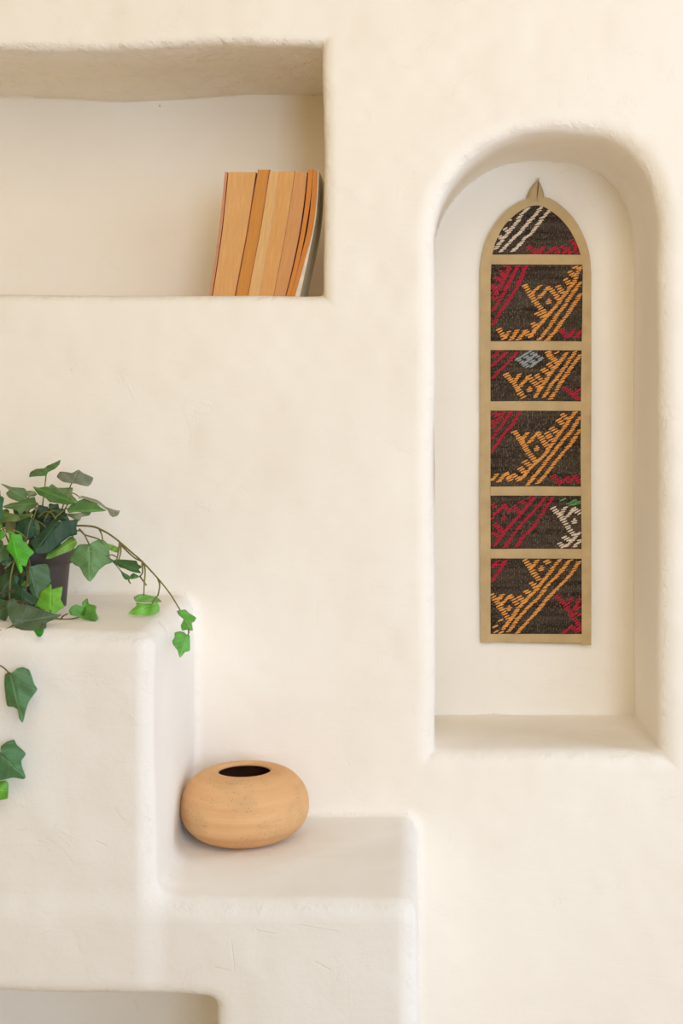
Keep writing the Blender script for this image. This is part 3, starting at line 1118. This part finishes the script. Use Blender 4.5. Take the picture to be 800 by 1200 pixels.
def leaf_mesh(outline, base, tip, y, tx=0.0, tz=0.4, fold=0.35, curl=0.0, rings=5):
    """leaf blade from its seen outline; tx, tz lean it in depth, fold creases it along the midrib"""
    s = (D + y) / F
    # gently rounded outline
    ext = outline[-1:] + outline + outline[:2]
    dense = []
    for i in range(1, len(outline) + 1):
        p0, p1, p2, p3 = ext[i - 1], ext[i], ext[i + 1], ext[i + 2] if i + 2 < len(ext) else outline[1]
        for k in range(4):
            t = k / 4
            cr = [0.5 * (2 * b_ + (c_ - a_) * t + (2 * a_ - 5 * b_ + 4 * c_ - d_) * t * t + (3 * b_ - a_ - 3 * c_ + d_) * t ** 3)
                  for a_, b_, c_, d_ in zip(p0, p1, p2, p3)]
            ln = [b_ + (c_ - b_) * t for b_, c_ in zip(p1, p2)]
            dense.append((0.5 * cr[0] + 0.5 * ln[0], 0.5 * cr[1] + 0.5 * ln[1]))
    bx, by = base
    ax, ay = tip[0] - bx, tip[1] - by
    L = math.hypot(ax, ay)
    ax, ay = ax / L, ay / L
    cx = sum(p[0] for p in dense) / len(dense)
    cy = sum(p[1] for p in dense) / len(dense)
    feet = []
    for p in dense:
        t = (p[0] - bx) * ax + (p[1] - by) * ay
        t = min(max(t * 0.82 + 0.05 * L, 0.02 * L), 0.96 * L)
        feet.append((bx + ax * t, by + ay * t))
    V, UV, Fc = [], [], []
    n = len(dense)
    for r in range(rings + 1):
        q = r / rings
        for p, m in zip(dense, feet):
            x, z = m[0] + (p[0] - m[0]) * q, m[1] + (p[1] - m[1]) * q
            sd = (x - bx) * -ay + (z - by) * ax
            t = ((x - bx) * ax + (z - by) * ay) / L
            dep = (tx * (x - cx) - tz * (z - cy) + fold * abs(sd) + curl * (t - 0.4) ** 2 * L) * s
            dep += 0.0012 * math.sin(t * 9 + sd * 0.25)
            yy = y + dep
            V.append(P(x, z, yy))
            UV.append((sd / L, t))
    for r in range(rings):
        for i in range(n):
            j = (i + 1) % n
            Fc.append((r * n + i, r * n + j, (r + 1) * n + j, (r + 1) * n + i))
    me = mesh_from(V, Fc, UV)
    bm = bmesh.new()
    bm.from_mesh(me)
    bmesh.ops.remove_doubles(bm, verts=bm.verts, dist=0.00012)
    bmesh.ops.recalc_face_normals(bm, faces=bm.faces)
    bm.to_mesh(me)
    bm.free()
    return me, P(bx, by, y + (tx * (bx - cx) - tz * (by - cy)) * s)


c1 = lambda p: (p[0] / 5.333, 530 + p[1] / 5.333)
c2 = lambda p: (p[0] / 5.333, 640 + p[1] / 5.333)
c3 = lambda p: (110 + p[0] / 5.714, 640 + p[1] / 5.714)
c4 = lambda p: (p[0] / 6.0, 760 + p[1] / 6.0)
c7 = lambda p: (p[0] / 8.0, 590 + p[1] / 8.0)
c8 = lambda p: (80 + p[0] / 6.667, 590 + p[1] / 6.667)
cb = lambda p: (p[0] / 13.333, 560 + p[1] / 13.333)
c9 = lambda p: (p[0] / 10.91, 650 + p[1] / 10.91)

# stem, view, outline, base, tip, depth, colour, (lean x, lean z, fold)
LEAVES = [
    ('crown', c1, [(182, 155), (190, 125), (225, 105), (275, 100), (300, 82), (345, 70), (378, 48), (372, 75), (345, 102), (300, 125), (290, 145), (250, 150), (215, 148)], (288, 143), (295, 84), -.130, (92, 128, 72), (0, .9, -.1)),
    ('crown', c1, [(355, 155), (375, 122), (420, 125), (450, 130), (490, 110), (520, 130), (582, 160), (570, 195), (550, 212), (505, 205), (470, 195), (440, 192), (395, 185)], (450, 195), (490, 112), -.130, (122, 130, 106), (.2, 1.0, .2)),
    ('crown', c1, [(205, 215), (240, 222), (300, 215), (330, 245), (400, 262), (440, 290), (468, 315), (420, 328), (365, 318), (310, 310), (290, 290), (265, 275), (240, 265)], (462, 314), (207, 217), -.160, (74, 116, 52), (.1, .8, .3)),
    ('crown', c1, [(300, 230), (325, 198), (360, 222), (420, 222), (455, 222), (450, 265), (480, 300), (470, 320), (430, 285), (380, 262)], (445, 290), (325, 200), -.130, (112, 138, 88), (0, .5, .2)),
    ('crown_left', cb, [(10, 95), (60, 100), (180, 145), (370, 160), (410, 195), (400, 240), (430, 290), (330, 370), (300, 375), (230, 350), (140, 310), (95, 240), (140, 190), (80, 145)], (405, 320), (12, 97), -.142, (102, 130, 84), (0, .5, .3)),
    ('crown_left', cb, [(375, 215), (480, 200), (540, 210), (580, 255), (530, 290), (440, 290)], (565, 270), (380, 220), -.135, (134, 152, 106), (0, .6, .2)),
    ('crown_left', cb, [(40, 450), (180, 395), (310, 375), (400, 330), (540, 300), (560, 370), (600, 400), (540, 470), (440, 500), (360, 530), (340, 610), (300, 600), (280, 530), (200, 490), (100, 475)], (550, 400), (42, 452), -.155, (84, 118, 64), (0, .8, .3)),
    ('crown_left', cb, [(-40, 490), (60, 505), (150, 550), (300, 580), (420, 590), (500, 520), (480, 600), (380, 640), (250, 690), (100, 690), (-40, 720)], (485, 560), (-38, 600), -.158, (98, 118, 56), (0, .7, .2)),
    ('crown_left', cb, [(-60, 290), (0, 285), (40, 295), (65, 330), (45, 420), (40, 480), (50, 600), (20, 660), (-60, 690), (-110, 560), (-120, 400)], (-80, 420), (20, 650), -.175, (54, 104, 62), (.2, .3, .4)),
    ('crown_left', cb, [(90, 700), (250, 690), (250, 800), (220, 860), (90, 850)], (170, 692), (165, 858), -.140, (150, 152, 104), (0, .3, .1)),
    ('front', cb, [(230, 880), (250, 760), (290, 690), (380, 640), (510, 615), (525, 690), (520, 780), (560, 900), (460, 960), (380, 1000)], (505, 625), (330, 980), -.176, (36, 74, 54), (.2, .3, .4)),
    ('front', cb, [(525, 650), (590, 680), (620, 760), (620, 860), (580, 900), (540, 900)], (555, 660), (590, 895), -.165, (84, 112, 72), (0, .3, .2)),
    ('crown', c1, [(420, 360), (450, 320), (500, 300), (545, 285), (590, 310), (630, 345), (665, 365), (600, 372), (540, 378), (480, 372), (430, 378)], (425, 370), (660, 362), -.134, (90, 134, 68), (0, 1.0, .2)),
    ('crown', c1, [(488, 290), (510, 272), (560, 285), (610, 300), (650, 330), (680, 360), (715, 372), (750, 365), (735, 395), (705, 405), (685, 390), (670, 360), (620, 330), (560, 295), (520, 285)], (498, 280), (742, 370), -.130, (140, 142, 118), (0, .6, .3)),
    ('crown', c1, [(390, 378), (450, 385), (520, 375), (568, 378), (555, 395), (510, 405), (500, 425), (485, 432), (440, 405)], (395, 382), (560, 384), -.140, (126, 130, 98), (0, .5, .2)),
    ('front', c7, [(505, 135), (545, 165), (590, 190), (640, 165), (725, 148), (730, 170), (715, 215), (722, 290), (650, 310), (600, 345), (520, 420), (460, 470), (350, 475), (310, 410), (275, 360), (345, 300), (430, 230)], (545, 168), (345, 440), -.202, (36, 68, 42), (.25, .4, .3)),
    ('front', c7, [(430, 520), (450, 460), (520, 430), (600, 360), (660, 310), (710, 335), (722, 380), (690, 420), (650, 450), (540, 490), (480, 515)], (708, 350), (435, 512), -.192, (112, 156, 60), (0, .5, .3)),
    ('front', c7, [(75, 245), (110, 265), (150, 290), (200, 290), (215, 350), (250, 365), (265, 400), (320, 460), (270, 510), (245, 590), (205, 580), (215, 620), (200, 655), (180, 640), (150, 560), (120, 500), (60, 425), (80, 370), (85, 310)], (112, 290), (200, 652), -.228, (78, 164, 38), (.1, .3, .35)),
    ('arch', c8, [(165, 318), (120, 318), (80, 325), (40, 370), (20, 410), (5, 440), (50, 480), (90, 500), (120, 560), (165, 612), (200, 580), (240, 520), (290, 480), (342, 460), (325, 420), (320, 370), (310, 320), (280, 288), (240, 282), (190, 300)], (165, 330), (165, 608), -.190, (104, 144, 90), (0, .25, .25)),
    ('arch', c8, [(310, 315), (350, 325), (395, 345), (388, 385), (350, 375), (320, 360)], (318, 340), (388, 368), -.176, (128, 172, 70), (0, .3, .1)),
    ('arch', c8, [(360, 440), (420, 438), (530, 448), (545, 475), (578, 495), (550, 515), (568, 545), (500, 535), (440, 510), (395, 495)], (368, 450), (565, 530), -.205, (64, 102, 52), (0, .6, .3)),
    ('arch', c8, [(295, 408), (330, 430), (380, 460), (385, 490), (430, 540), (470, 560), (485, 590), (445, 595), (425, 570), (410, 535), (380, 495), (335, 450)], (298, 411), (478, 588), -.208, (72, 108, 62), (0, .5, .3)),
    ('arch', c8, [(480, 565), (510, 545), (555, 570), (530, 585), (485, 590)], (552, 571), (483, 578), -.203, (86, 138, 62), (0, .5, .2)),
    ('low', c9, [(350, 130), (400, 150), (480, 125), (600, 120), (635, 200), (640, 290), (655, 340), (590, 420), (540, 480), (490, 560), (470, 560), (420, 520), (380, 450), (370, 400), (330, 290), (330, 200)], (372, 140), (482, 555), -.214, (82, 112, 92), (.2, .35, .35)),
    ('low', c2, [(215, 372), (235, 340), (250, 290), (290, 262), (318, 238), (325, 290), (345, 285), (390, 250), (385, 300), (380, 335), (402, 378), (370, 400), (335, 425), (300, 405), (260, 395), (240, 380)], (318, 402), (318, 248), -.240, (110, 174, 52), (0, .4, .3)),
    ('low', c9, [(90, 590), (180, 560), (230, 620), (330, 640), (430, 660), (500, 690), (590, 720), (700, 760), (787, 768), (700, 825), (600, 870), (590, 930), (540, 960), (440, 970), (330, 965), (230, 960), (170, 900), (140, 850), (90, 720)], (180, 890), (780, 772), -.318, (82, 102, 86), (0, 1.0, -.25)),
    ('low', c9, [(170, 540), (230, 420), (300, 400), (350, 480), (440, 530), (475, 570), (430, 650), (330, 640), (260, 650), (210, 610)], (300, 412), (285, 645), -.258, (44, 72, 54), (.1, .4, .3)),
    ('low', c9, [(-80, 600), (0, 570), (90, 590), (110, 700), (80, 740), (0, 700), (-80, 720), (-130, 660)], (100, 620), (-120, 665), -.268, (68, 98, 52), (0, .5, .2)),
    ('low', c9, [(430, 962), (500, 950), (560, 955), (550, 1010), (520, 1050), (480, 1045), (450, 1000)], (500, 955), (505, 1048), -.362, (54, 142, 48), (0, .1, .1)),
    ('low', c9, [(270, 390), (310, 340), (380, 330), (390, 370), (350, 410), (300, 410)], (382, 340), (275, 395), -.225, (84, 132, 56), (0, .4, .2)),
    ('front', c9, [(20, 60), (70, 10), (140, 20), (150, 60), (100, 120), (50, 140), (20, 110)], (140, 30), (30, 130), -.210, (86, 116, 98), (0, .3, .2)),
    ('front', c9, [(50, 180), (100, 110), (170, 70), (150, 110), (90, 170)], (165, 75), (55, 178), -.212, (104, 124, 88), (0, .3, .1)),
    ('low', c2, [(430, 402), (450, 375), (478, 364), (512, 378), (515, 350), (545, 325), (555, 360), (602, 374), (598, 410), (615, 452), (590, 472), (540, 462), (480, 440), (440, 430)], (512, 440), (543, 330), -.258, (94, 150, 64), (0, .4, -.5)),
    ('arch', c3, [(265, 345), (300, 325), (330, 320), (370, 330), (420, 340), (455, 372), (430, 376), (380, 378), (330, 378), (280, 370)], (335, 325), (400, 376), -.226, (118, 170, 82), (0, .9, .1)),
    ('arch', c3, [(225, 455), (260, 420), (290, 395), (280, 378), (330, 385), (385, 385), (425, 378), (440, 410), (435, 440), (400, 460), (330, 466), (260, 460)], (385, 395), (228, 454), -.232, (110, 176, 66), (0, .5, .2)),
    ('arch', c3, [(555, 435), (580, 428), (612, 425), (640, 450), (685, 480), (670, 508), (655, 515), (662, 565), (620, 560), (590, 565), (582, 530), (600, 490), (570, 465)], (582, 432), (650, 560), -.250, (96, 160, 66), (0, .3, .3)),
    ('arch', c3, [(540, 580), (575, 570), (600, 575), (625, 595), (642, 600), (642, 698), (610, 710), (575, 748), (560, 700), (530, 660), (525, 635), (540, 610)], (628, 600), (575, 745), -.254, (104, 174, 76), (.1, .25, .3)),
    ('trail', c4, [(60, 165), (35, 185), (32, 260), (50, 400), (95, 410), (125, 430), (135, 490), (157, 522), (168, 500), (180, 440), (205, 370), (262, 288), (240, 250), (225, 200), (205, 150), (165, 132), (120, 140), (85, 170)], (75, 180), (157, 518), -.384, (80, 122, 92), (-.15, .15, .35)),
    ('trail', c4, [(0, 735), (5, 690), (50, 655), (98, 640), (120, 680), (182, 738), (150, 790), (155, 830), (180, 900), (165, 918), (90, 908), (0, 925), (-80, 900), (-90, 800), (-60, 740)], (5, 745), (176, 905), -.384, (80, 126, 82), (0, .2, .3)),
    ('trail', c4, [(-60, 935), (0, 932), (40, 930), (60, 950), (55, 1050), (40, 1058), (0, 1065), (-60, 1060), (-80, 1000)], (-70, 990), (58, 1000), -.380, (104, 172, 58), (0, .2, .2)),
]
TEMPLATE = [(-.02, 0), (-.14, .30), (-.10, .58), (.10, .70), (.30, 1.0), (.46, .62), (.62, .50), (.82, .28), (1.0, 0),
            (.82, -.28), (.62, -.50), (.46, -.62), (.30, -1.0), (.10, -.70), (-.10, -.58), (-.14, -.30)]


def make_ivy():
    py = -0.130
    ptop, pbot = H - 0.2605, 0
    c = P(36.5, 700, py)
    root = empty('potted_ivy', (c.x, py, ptop))
    potm = simple('dark_plastic_pot', (64, 54, 50), 0.5, 0.35, (80, 0.1))
    bm = bmesh.new()
    hh = 0.084
    prof = [(0.0005, 0.001), (0.030, 0.001), (0.0452, 0.0005), (0.0462, 0.002), (0.0515, hh - .021), (0.0520, hh - .0205), (0.0490, hh - .018), (0.046, hh - .018), (0.043, 0.006), (0.0005, 0.006)]
    lathe(bm, [(r, z) for r, z in prof], 72)
    bmesh.ops.recalc_face_normals(bm, faces=bm.faces)
    me = bpy.data.meshes.new('pot')
    bm.to_mesh(me)
    bm.free()
    pot = link('pot', me, potm, root)
    pot.modifiers.new('edge', 'EDGE_SPLIT').split_angle = math.radians(40)
    bm = bmesh.new()
    lathe(bm, [(0.0490, hh - .0215), (0.0548, hh - .0215), (0.0562, hh - .0200), (0.0575, hh - .002), (0.0568, hh), (0.0548, hh), (0.0540, hh - .002), (0.0490, hh - .0195)], 72)
    bmesh.ops.recalc_face_normals(bm, faces=bm.faces)
    me = bpy.data.meshes.new('rim')
    bm.to_mesh(me)
    bm.free()
    rim = link('rim', me, potm, pot)
    rim.modifiers.new('edge', 'EDGE_SPLIT').split_angle = math.radians(40)
    # soil
    bm = bmesh.new()
    lathe(bm, [(0.0005, hh - .0105), (0.02, hh - .010), (0.036, hh - .012), (0.0505, hh - .015), (0.048, hh - .022), (0.0005, hh - .022)], 48,
          wob=lambda a, z: 0.01 * math.sin(5 * a) if z > hh - .014 else 0)
    bmesh.ops.recalc_face_normals(bm, faces=bm.faces)
    me = bpy.data.meshes.new('soil')
    bm.to_mesh(me)
    bm.free()
    link('soil', me, simple('brown_moss', (74, 58, 40), 0.95, 0.1, (160, 0.4), (0.9, 0.006)), root)

    stem_green = simple('olive_ivy_stem', (122, 118, 66), 0.6, 0.25, (90, 0.2))
    stem_brown = simple('brown_ivy_stem', (104, 82, 50), 0.6, 0.25, (90, 0.2))
    cz = ptop + hh - .012
    S = lambda *p: [P(*q) for q in p]
    soil = lambda dx, dy: Vector((c.x + dx, py + dy, cz))
    mains = {
        'crown': ([[soil(.004, 0)] + S((47, 622, -.135), (49, 600, -.135), (52, 575, -.132), (54, 557, -.130)),
                   [soil(.010, .005)] + S((66, 612, -.135), (75, 590, -.133), (80, 576, -.131), (84, 566, -.130)),
                   [soil(.012, -.004)] + S((62, 612, -.150), (70, 602, -.15), (78, 596, -.142), (80, 597, -.136)),
                   [soil(.0, -.004)] + S((50, 615, -.150), (58, 600, -.150), (72, 598, -.145)),
                   S((45, 606, -.160), (52, 600, -.165), (60, 601, -.180), (65, 608, -.198))], stem_green, 0.0013, 0.0008),
        'crown_left': ([[soil(-.006, 0)] + S((36, 628, -.15), (40, 605, -.158), (45, 592, -.155)), [soil(-.012, .004)] + S((28, 625, -.15), (32, 600, -.15), (32, 584, -.142)),
                        [soil(-.02, -.01)] + S((6, 625, -.165), (-6, 600, -.175))], stem_green, 0.0013, 0.0008),
        'front': ([[soil(-.004, -.02)] + S((30, 632, -.195), (18, 622, -.215), (13, 626, -.226)), [soil(.02, -.02)] + S((70, 622, -.172), (82, 624, -.176), (87, 633, -.186)),
                   [soil(-.02, -.03)] + S((20, 648, -.215), (16, 660, -.222), (12, 680, -.235), (11, 702, -.250))], stem_green, 0.0013, 0.0009),
        'arch': ([[soil(.024, -.012)] + S((80, 618, -.165), (90.5, 616, -.172), (108.5, 617, -.182), (119, 621, -.188), (129.5, 627, -.194), (140, 635, -.2), (152, 645.5, -.208), (165.5, 657, -.216), (176, 668, -.224), (188, 681.5, -.234), (200, 697, -.243), (211, 715, -.25)),
                  S((140, 637, -.199), (150, 647, -.204), (158, 654, -.210), (167, 659, -.216), (178, 670.5, -.224)), [soil(.02, -.01)] + S((88, 623, -.170), (100, 627, -.175), (116, 632, -.182), (122, 638, -.180)),
                  S((116, 620, -.187), (119, 626, -.186), (120.5, 634, -.184)), S((140, 635.5, -.2), (139, 645, -.203), (136, 659, -.206)), S((141, 636, -.2), (141.5, 646, -.203), (139, 657, -.205)),
                  S((166, 657, -.216), (169, 663, -.218), (170, 671, -.222), (169, 684, -.225), (168.5, 697, -.226)), S((166.5, 660, -.216), (167, 671, -.212), (164, 675, -.205)), S((164, 675.5, -.206), (168, 681, -.21), (171.5, 686, -.212)),
                  S((185, 678, -.232), (187, 686, -.232), (185, 698, -.230)), S((93, 620, -.172), (99, 627, -.182), (104.5, 638, -.19)), S((221, 737, -.252), (221, 741, -.253), (220, 745, -.254)), S((150.5, 677, -.208), (151, 681, -.206), (153, 684, -.204))], stem_green, 0.0012, 0.0009),
        'low': ([[soil(-.01, -.036)] + S((34, 655, -.205), (30, 690, -.235), (25, 715, -.285), (16.5, 731, -.322), (8, 737, -.334), (2, 739, -.338), (-8, 736, -.34)),
                 S((28, 705, -.262), (45, 722, -.262), (67, 725, -.26), (82, 725.5, -.259), (96, 722.5, -.258)), S((70, 727, -.262), (74, 722, -.258), (80, 719, -.258)), S((45, 720, -.275), (50, 730, -.325), (48, 737, -.358)), [soil(.0, -.04)] + S((33, 655, -.212), (35, 664, -.214))], stem_brown, 0.0011, 0.0008),
        'trail': ([[soil(-.045, -.02)] + S((-34, 660, -.25), (-45, 715, -.33), (-44, 745, -.372), (-36, 765, -.388), (-20, 772, -.392), (0, 780, -.390), (6, 784, -.387), (11, 789, -.384)),
                   S((-36, 765, -.388), (-34, 820, -.386), (-26, 862, -.386), (-8, 878, -.386), (2, 884, -.385)), S((-30, 850, -.386), (-28, 900, -.384), (-20, 920, -.383), (-10, 925, -.381))], stem_brown, 0.0011, 0.0008),
        'rear': ([[soil(-.02, .02)] + S((5, 600, -.10), (-20, 590, -.10)), [soil(0, .02)] + S((35, 610, -.10), (30, 590, -.10)), [soil(-.03, 0)] + S((-30, 610, -.14), (-60, 620, -.16))], stem_green, 0.0012, 0.0008),
    }
    objs, paths = {}, {}
    petioles = {k: [] for k in mains}
    leaves = []
    for (st, view, out, b, t, y, rgb, (tx, tz, fo)) in LEAVES:
        me, base = leaf_mesh([view(p) for p in out], view(b), view(t), y, tx, tz, fo)
        leaves.append((st, me, rgb))
        petioles[st].append(base)
    # leaves deep inside the plant and on its far side, each a blade of the usual five-lobed shape
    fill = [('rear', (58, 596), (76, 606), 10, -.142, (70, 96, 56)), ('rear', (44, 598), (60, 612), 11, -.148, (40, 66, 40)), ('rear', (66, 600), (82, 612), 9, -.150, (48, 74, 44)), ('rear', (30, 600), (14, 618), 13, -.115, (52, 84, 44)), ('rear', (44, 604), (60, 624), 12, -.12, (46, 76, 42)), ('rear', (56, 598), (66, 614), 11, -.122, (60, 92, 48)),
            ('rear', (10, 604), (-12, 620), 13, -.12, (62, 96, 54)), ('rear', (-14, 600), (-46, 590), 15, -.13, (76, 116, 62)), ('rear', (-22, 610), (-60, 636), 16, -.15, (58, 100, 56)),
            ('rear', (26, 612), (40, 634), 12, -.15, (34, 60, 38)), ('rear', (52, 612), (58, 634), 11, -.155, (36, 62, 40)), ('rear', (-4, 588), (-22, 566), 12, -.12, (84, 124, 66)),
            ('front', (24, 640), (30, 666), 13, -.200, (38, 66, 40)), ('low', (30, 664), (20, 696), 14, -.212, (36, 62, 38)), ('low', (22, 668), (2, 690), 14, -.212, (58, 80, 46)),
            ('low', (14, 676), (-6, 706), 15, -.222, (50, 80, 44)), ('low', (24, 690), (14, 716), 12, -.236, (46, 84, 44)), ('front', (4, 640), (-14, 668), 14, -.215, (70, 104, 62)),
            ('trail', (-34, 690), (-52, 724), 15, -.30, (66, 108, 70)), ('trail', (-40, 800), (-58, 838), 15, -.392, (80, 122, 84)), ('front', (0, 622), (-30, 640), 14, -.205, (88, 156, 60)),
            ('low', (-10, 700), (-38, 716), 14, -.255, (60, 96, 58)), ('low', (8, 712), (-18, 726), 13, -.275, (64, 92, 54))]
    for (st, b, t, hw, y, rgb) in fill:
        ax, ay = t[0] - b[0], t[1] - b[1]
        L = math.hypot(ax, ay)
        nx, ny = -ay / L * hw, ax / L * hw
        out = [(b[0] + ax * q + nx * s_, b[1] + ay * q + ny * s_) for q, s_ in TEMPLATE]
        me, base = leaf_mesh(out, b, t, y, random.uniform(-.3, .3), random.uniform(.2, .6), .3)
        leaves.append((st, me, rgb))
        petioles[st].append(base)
    for st, (plist, mat, r0, r1) in mains.items():
        bm = bmesh.new()
        allp = []
        for k, pts in enumerate(plist):
            path = tube(bm, pts, r0 * (1.25 if (st == 'arch' and k == 0) else 1), r1, 8, 5)
            allp += path
        for base in petioles[st]:
            q = min(allp, key=lambda p: (p - base).length + (0.0 if p.z < base.z + .01 else .02))
            if (q - base).length > 0.004:
                mid = (q + base) / 2 + Vector((0, 0, 0.15 * (q - base).length))
                tube(bm, [q, mid, base], 0.0009, 0.0007, 6, 5)
        objs[st] = from_bm('stem', bm, mat, root)
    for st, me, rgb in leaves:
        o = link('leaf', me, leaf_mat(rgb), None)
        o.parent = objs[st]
        md = o.modifiers.new('Solidify', 'SOLIDIFY')
        md.thickness = 0.0005
        md.offset = 0
    tag(root, 'trailing green ivy in a small dark pot on the upper plaster ledge', 'plant')


make_ivy()

# ------------------------------------------------------------------ light
def area(name, loc, target, sx, sy, energy, rgb):
    l = bpy.data.lights.new(name, 'AREA')
    l.shape = 'RECTANGLE'
    l.size, l.size_y = sx, sy
    l.energy = energy
    l.color = rgb
    o = bpy.data.objects.new(name, l)
    COL.objects.link(o)
    o.location = loc
    o.rotation_euler = (Vector(target) - Vector(loc)).to_track_quat('-Z', 'Y').to_euler()
    return o


area('window_daylight_front', (0.85, -3.9, 1.50), (-0.1, 0, 1.3), 0.7, 1.1, 28.5, (0.75, 0.93, 1.20))
area('window_daylight_right', (1.30, -3.6, 1.75), (-0.1, 0, 1.3), 0.9, 1.2, 11.0, (0.42, 0.66, 1.0))
area('front_right_fill', (2.3, -3.2, 1.5), (-0.1, 0, 1.3), 1.2, 1.4, 21.0, (0.42, 0.66, 1.0))  # unseen fill added from the front right to balance brightness and tint
area('window_daylight_side', (1.85, -0.5, 1.45), (-0.2, -.1, 1.1), 0.5, 1.8, 17.5, (0.64, 0.77, 1.03))
area('overhead_fill', (0.2, -2.3, 2.65), (0, 0, 1.2), 1.6, 1.2, 21.0, (0.93, 0.82, 0.70))  # unseen fill added overhead to lift the ledge tops

# soft light of the rest of the room: pale ceiling above, warm floor below
w = bpy.data.worlds.new('room_light')
w.use_nodes = True
wt = w.node_tree
bg = wt.nodes['Background']
tcw = N(wt, 'ShaderNodeTexCoord')
sxw = N(wt, 'ShaderNodeSeparateXYZ')
wt.links.new(tcw.outputs['Generated'], sxw.inputs[0])
hz = mth(wt, 'MULTIPLY_ADD', sxw.outputs['Z'], 0.5, 0.5)
wt.links.new(mixc(wt, hz, (0.74, 0.48, 0.11, 1), (0.27, 0.225, 0.155, 1)), bg.inputs['Color'])
bg.inputs['Strength'].default_value = 1.0
bpy.context.scene.world = w

# ------------------------------------------------------------------ camera
cam = bpy.data.cameras.new('camera')
cam.sensor_fit = 'VERTICAL'
cam.sensor_height = 36.0
cam.sensor_width = 24.0
cam.lens = F / 1200.0 * 36.0
cam.shift_x = (400.0 - CX) / 1200.0
cam.shift_y = (CY - 600.0) / 1200.0
cam.clip_start = 0.05
cam.dof.use_dof = True
cam.dof.focus_distance = 2.05
cam.dof.aperture_fstop = 11.0
co = bpy.data.objects.new('camera', cam)
COL.objects.link(co)
co.location = (0, -D, H)
co.rotation_euler = (math.radians(90), 0, 0)
sc = bpy.context.scene
sc.camera = co
sc.view_settings.view_transform = 'Standard'
sc.view_settings.look = 'None'
sc.view_settings.gamma = 1.0
sc.view_settings.use_curve_mapping = False
sc.view_settings.exposure = 0.0
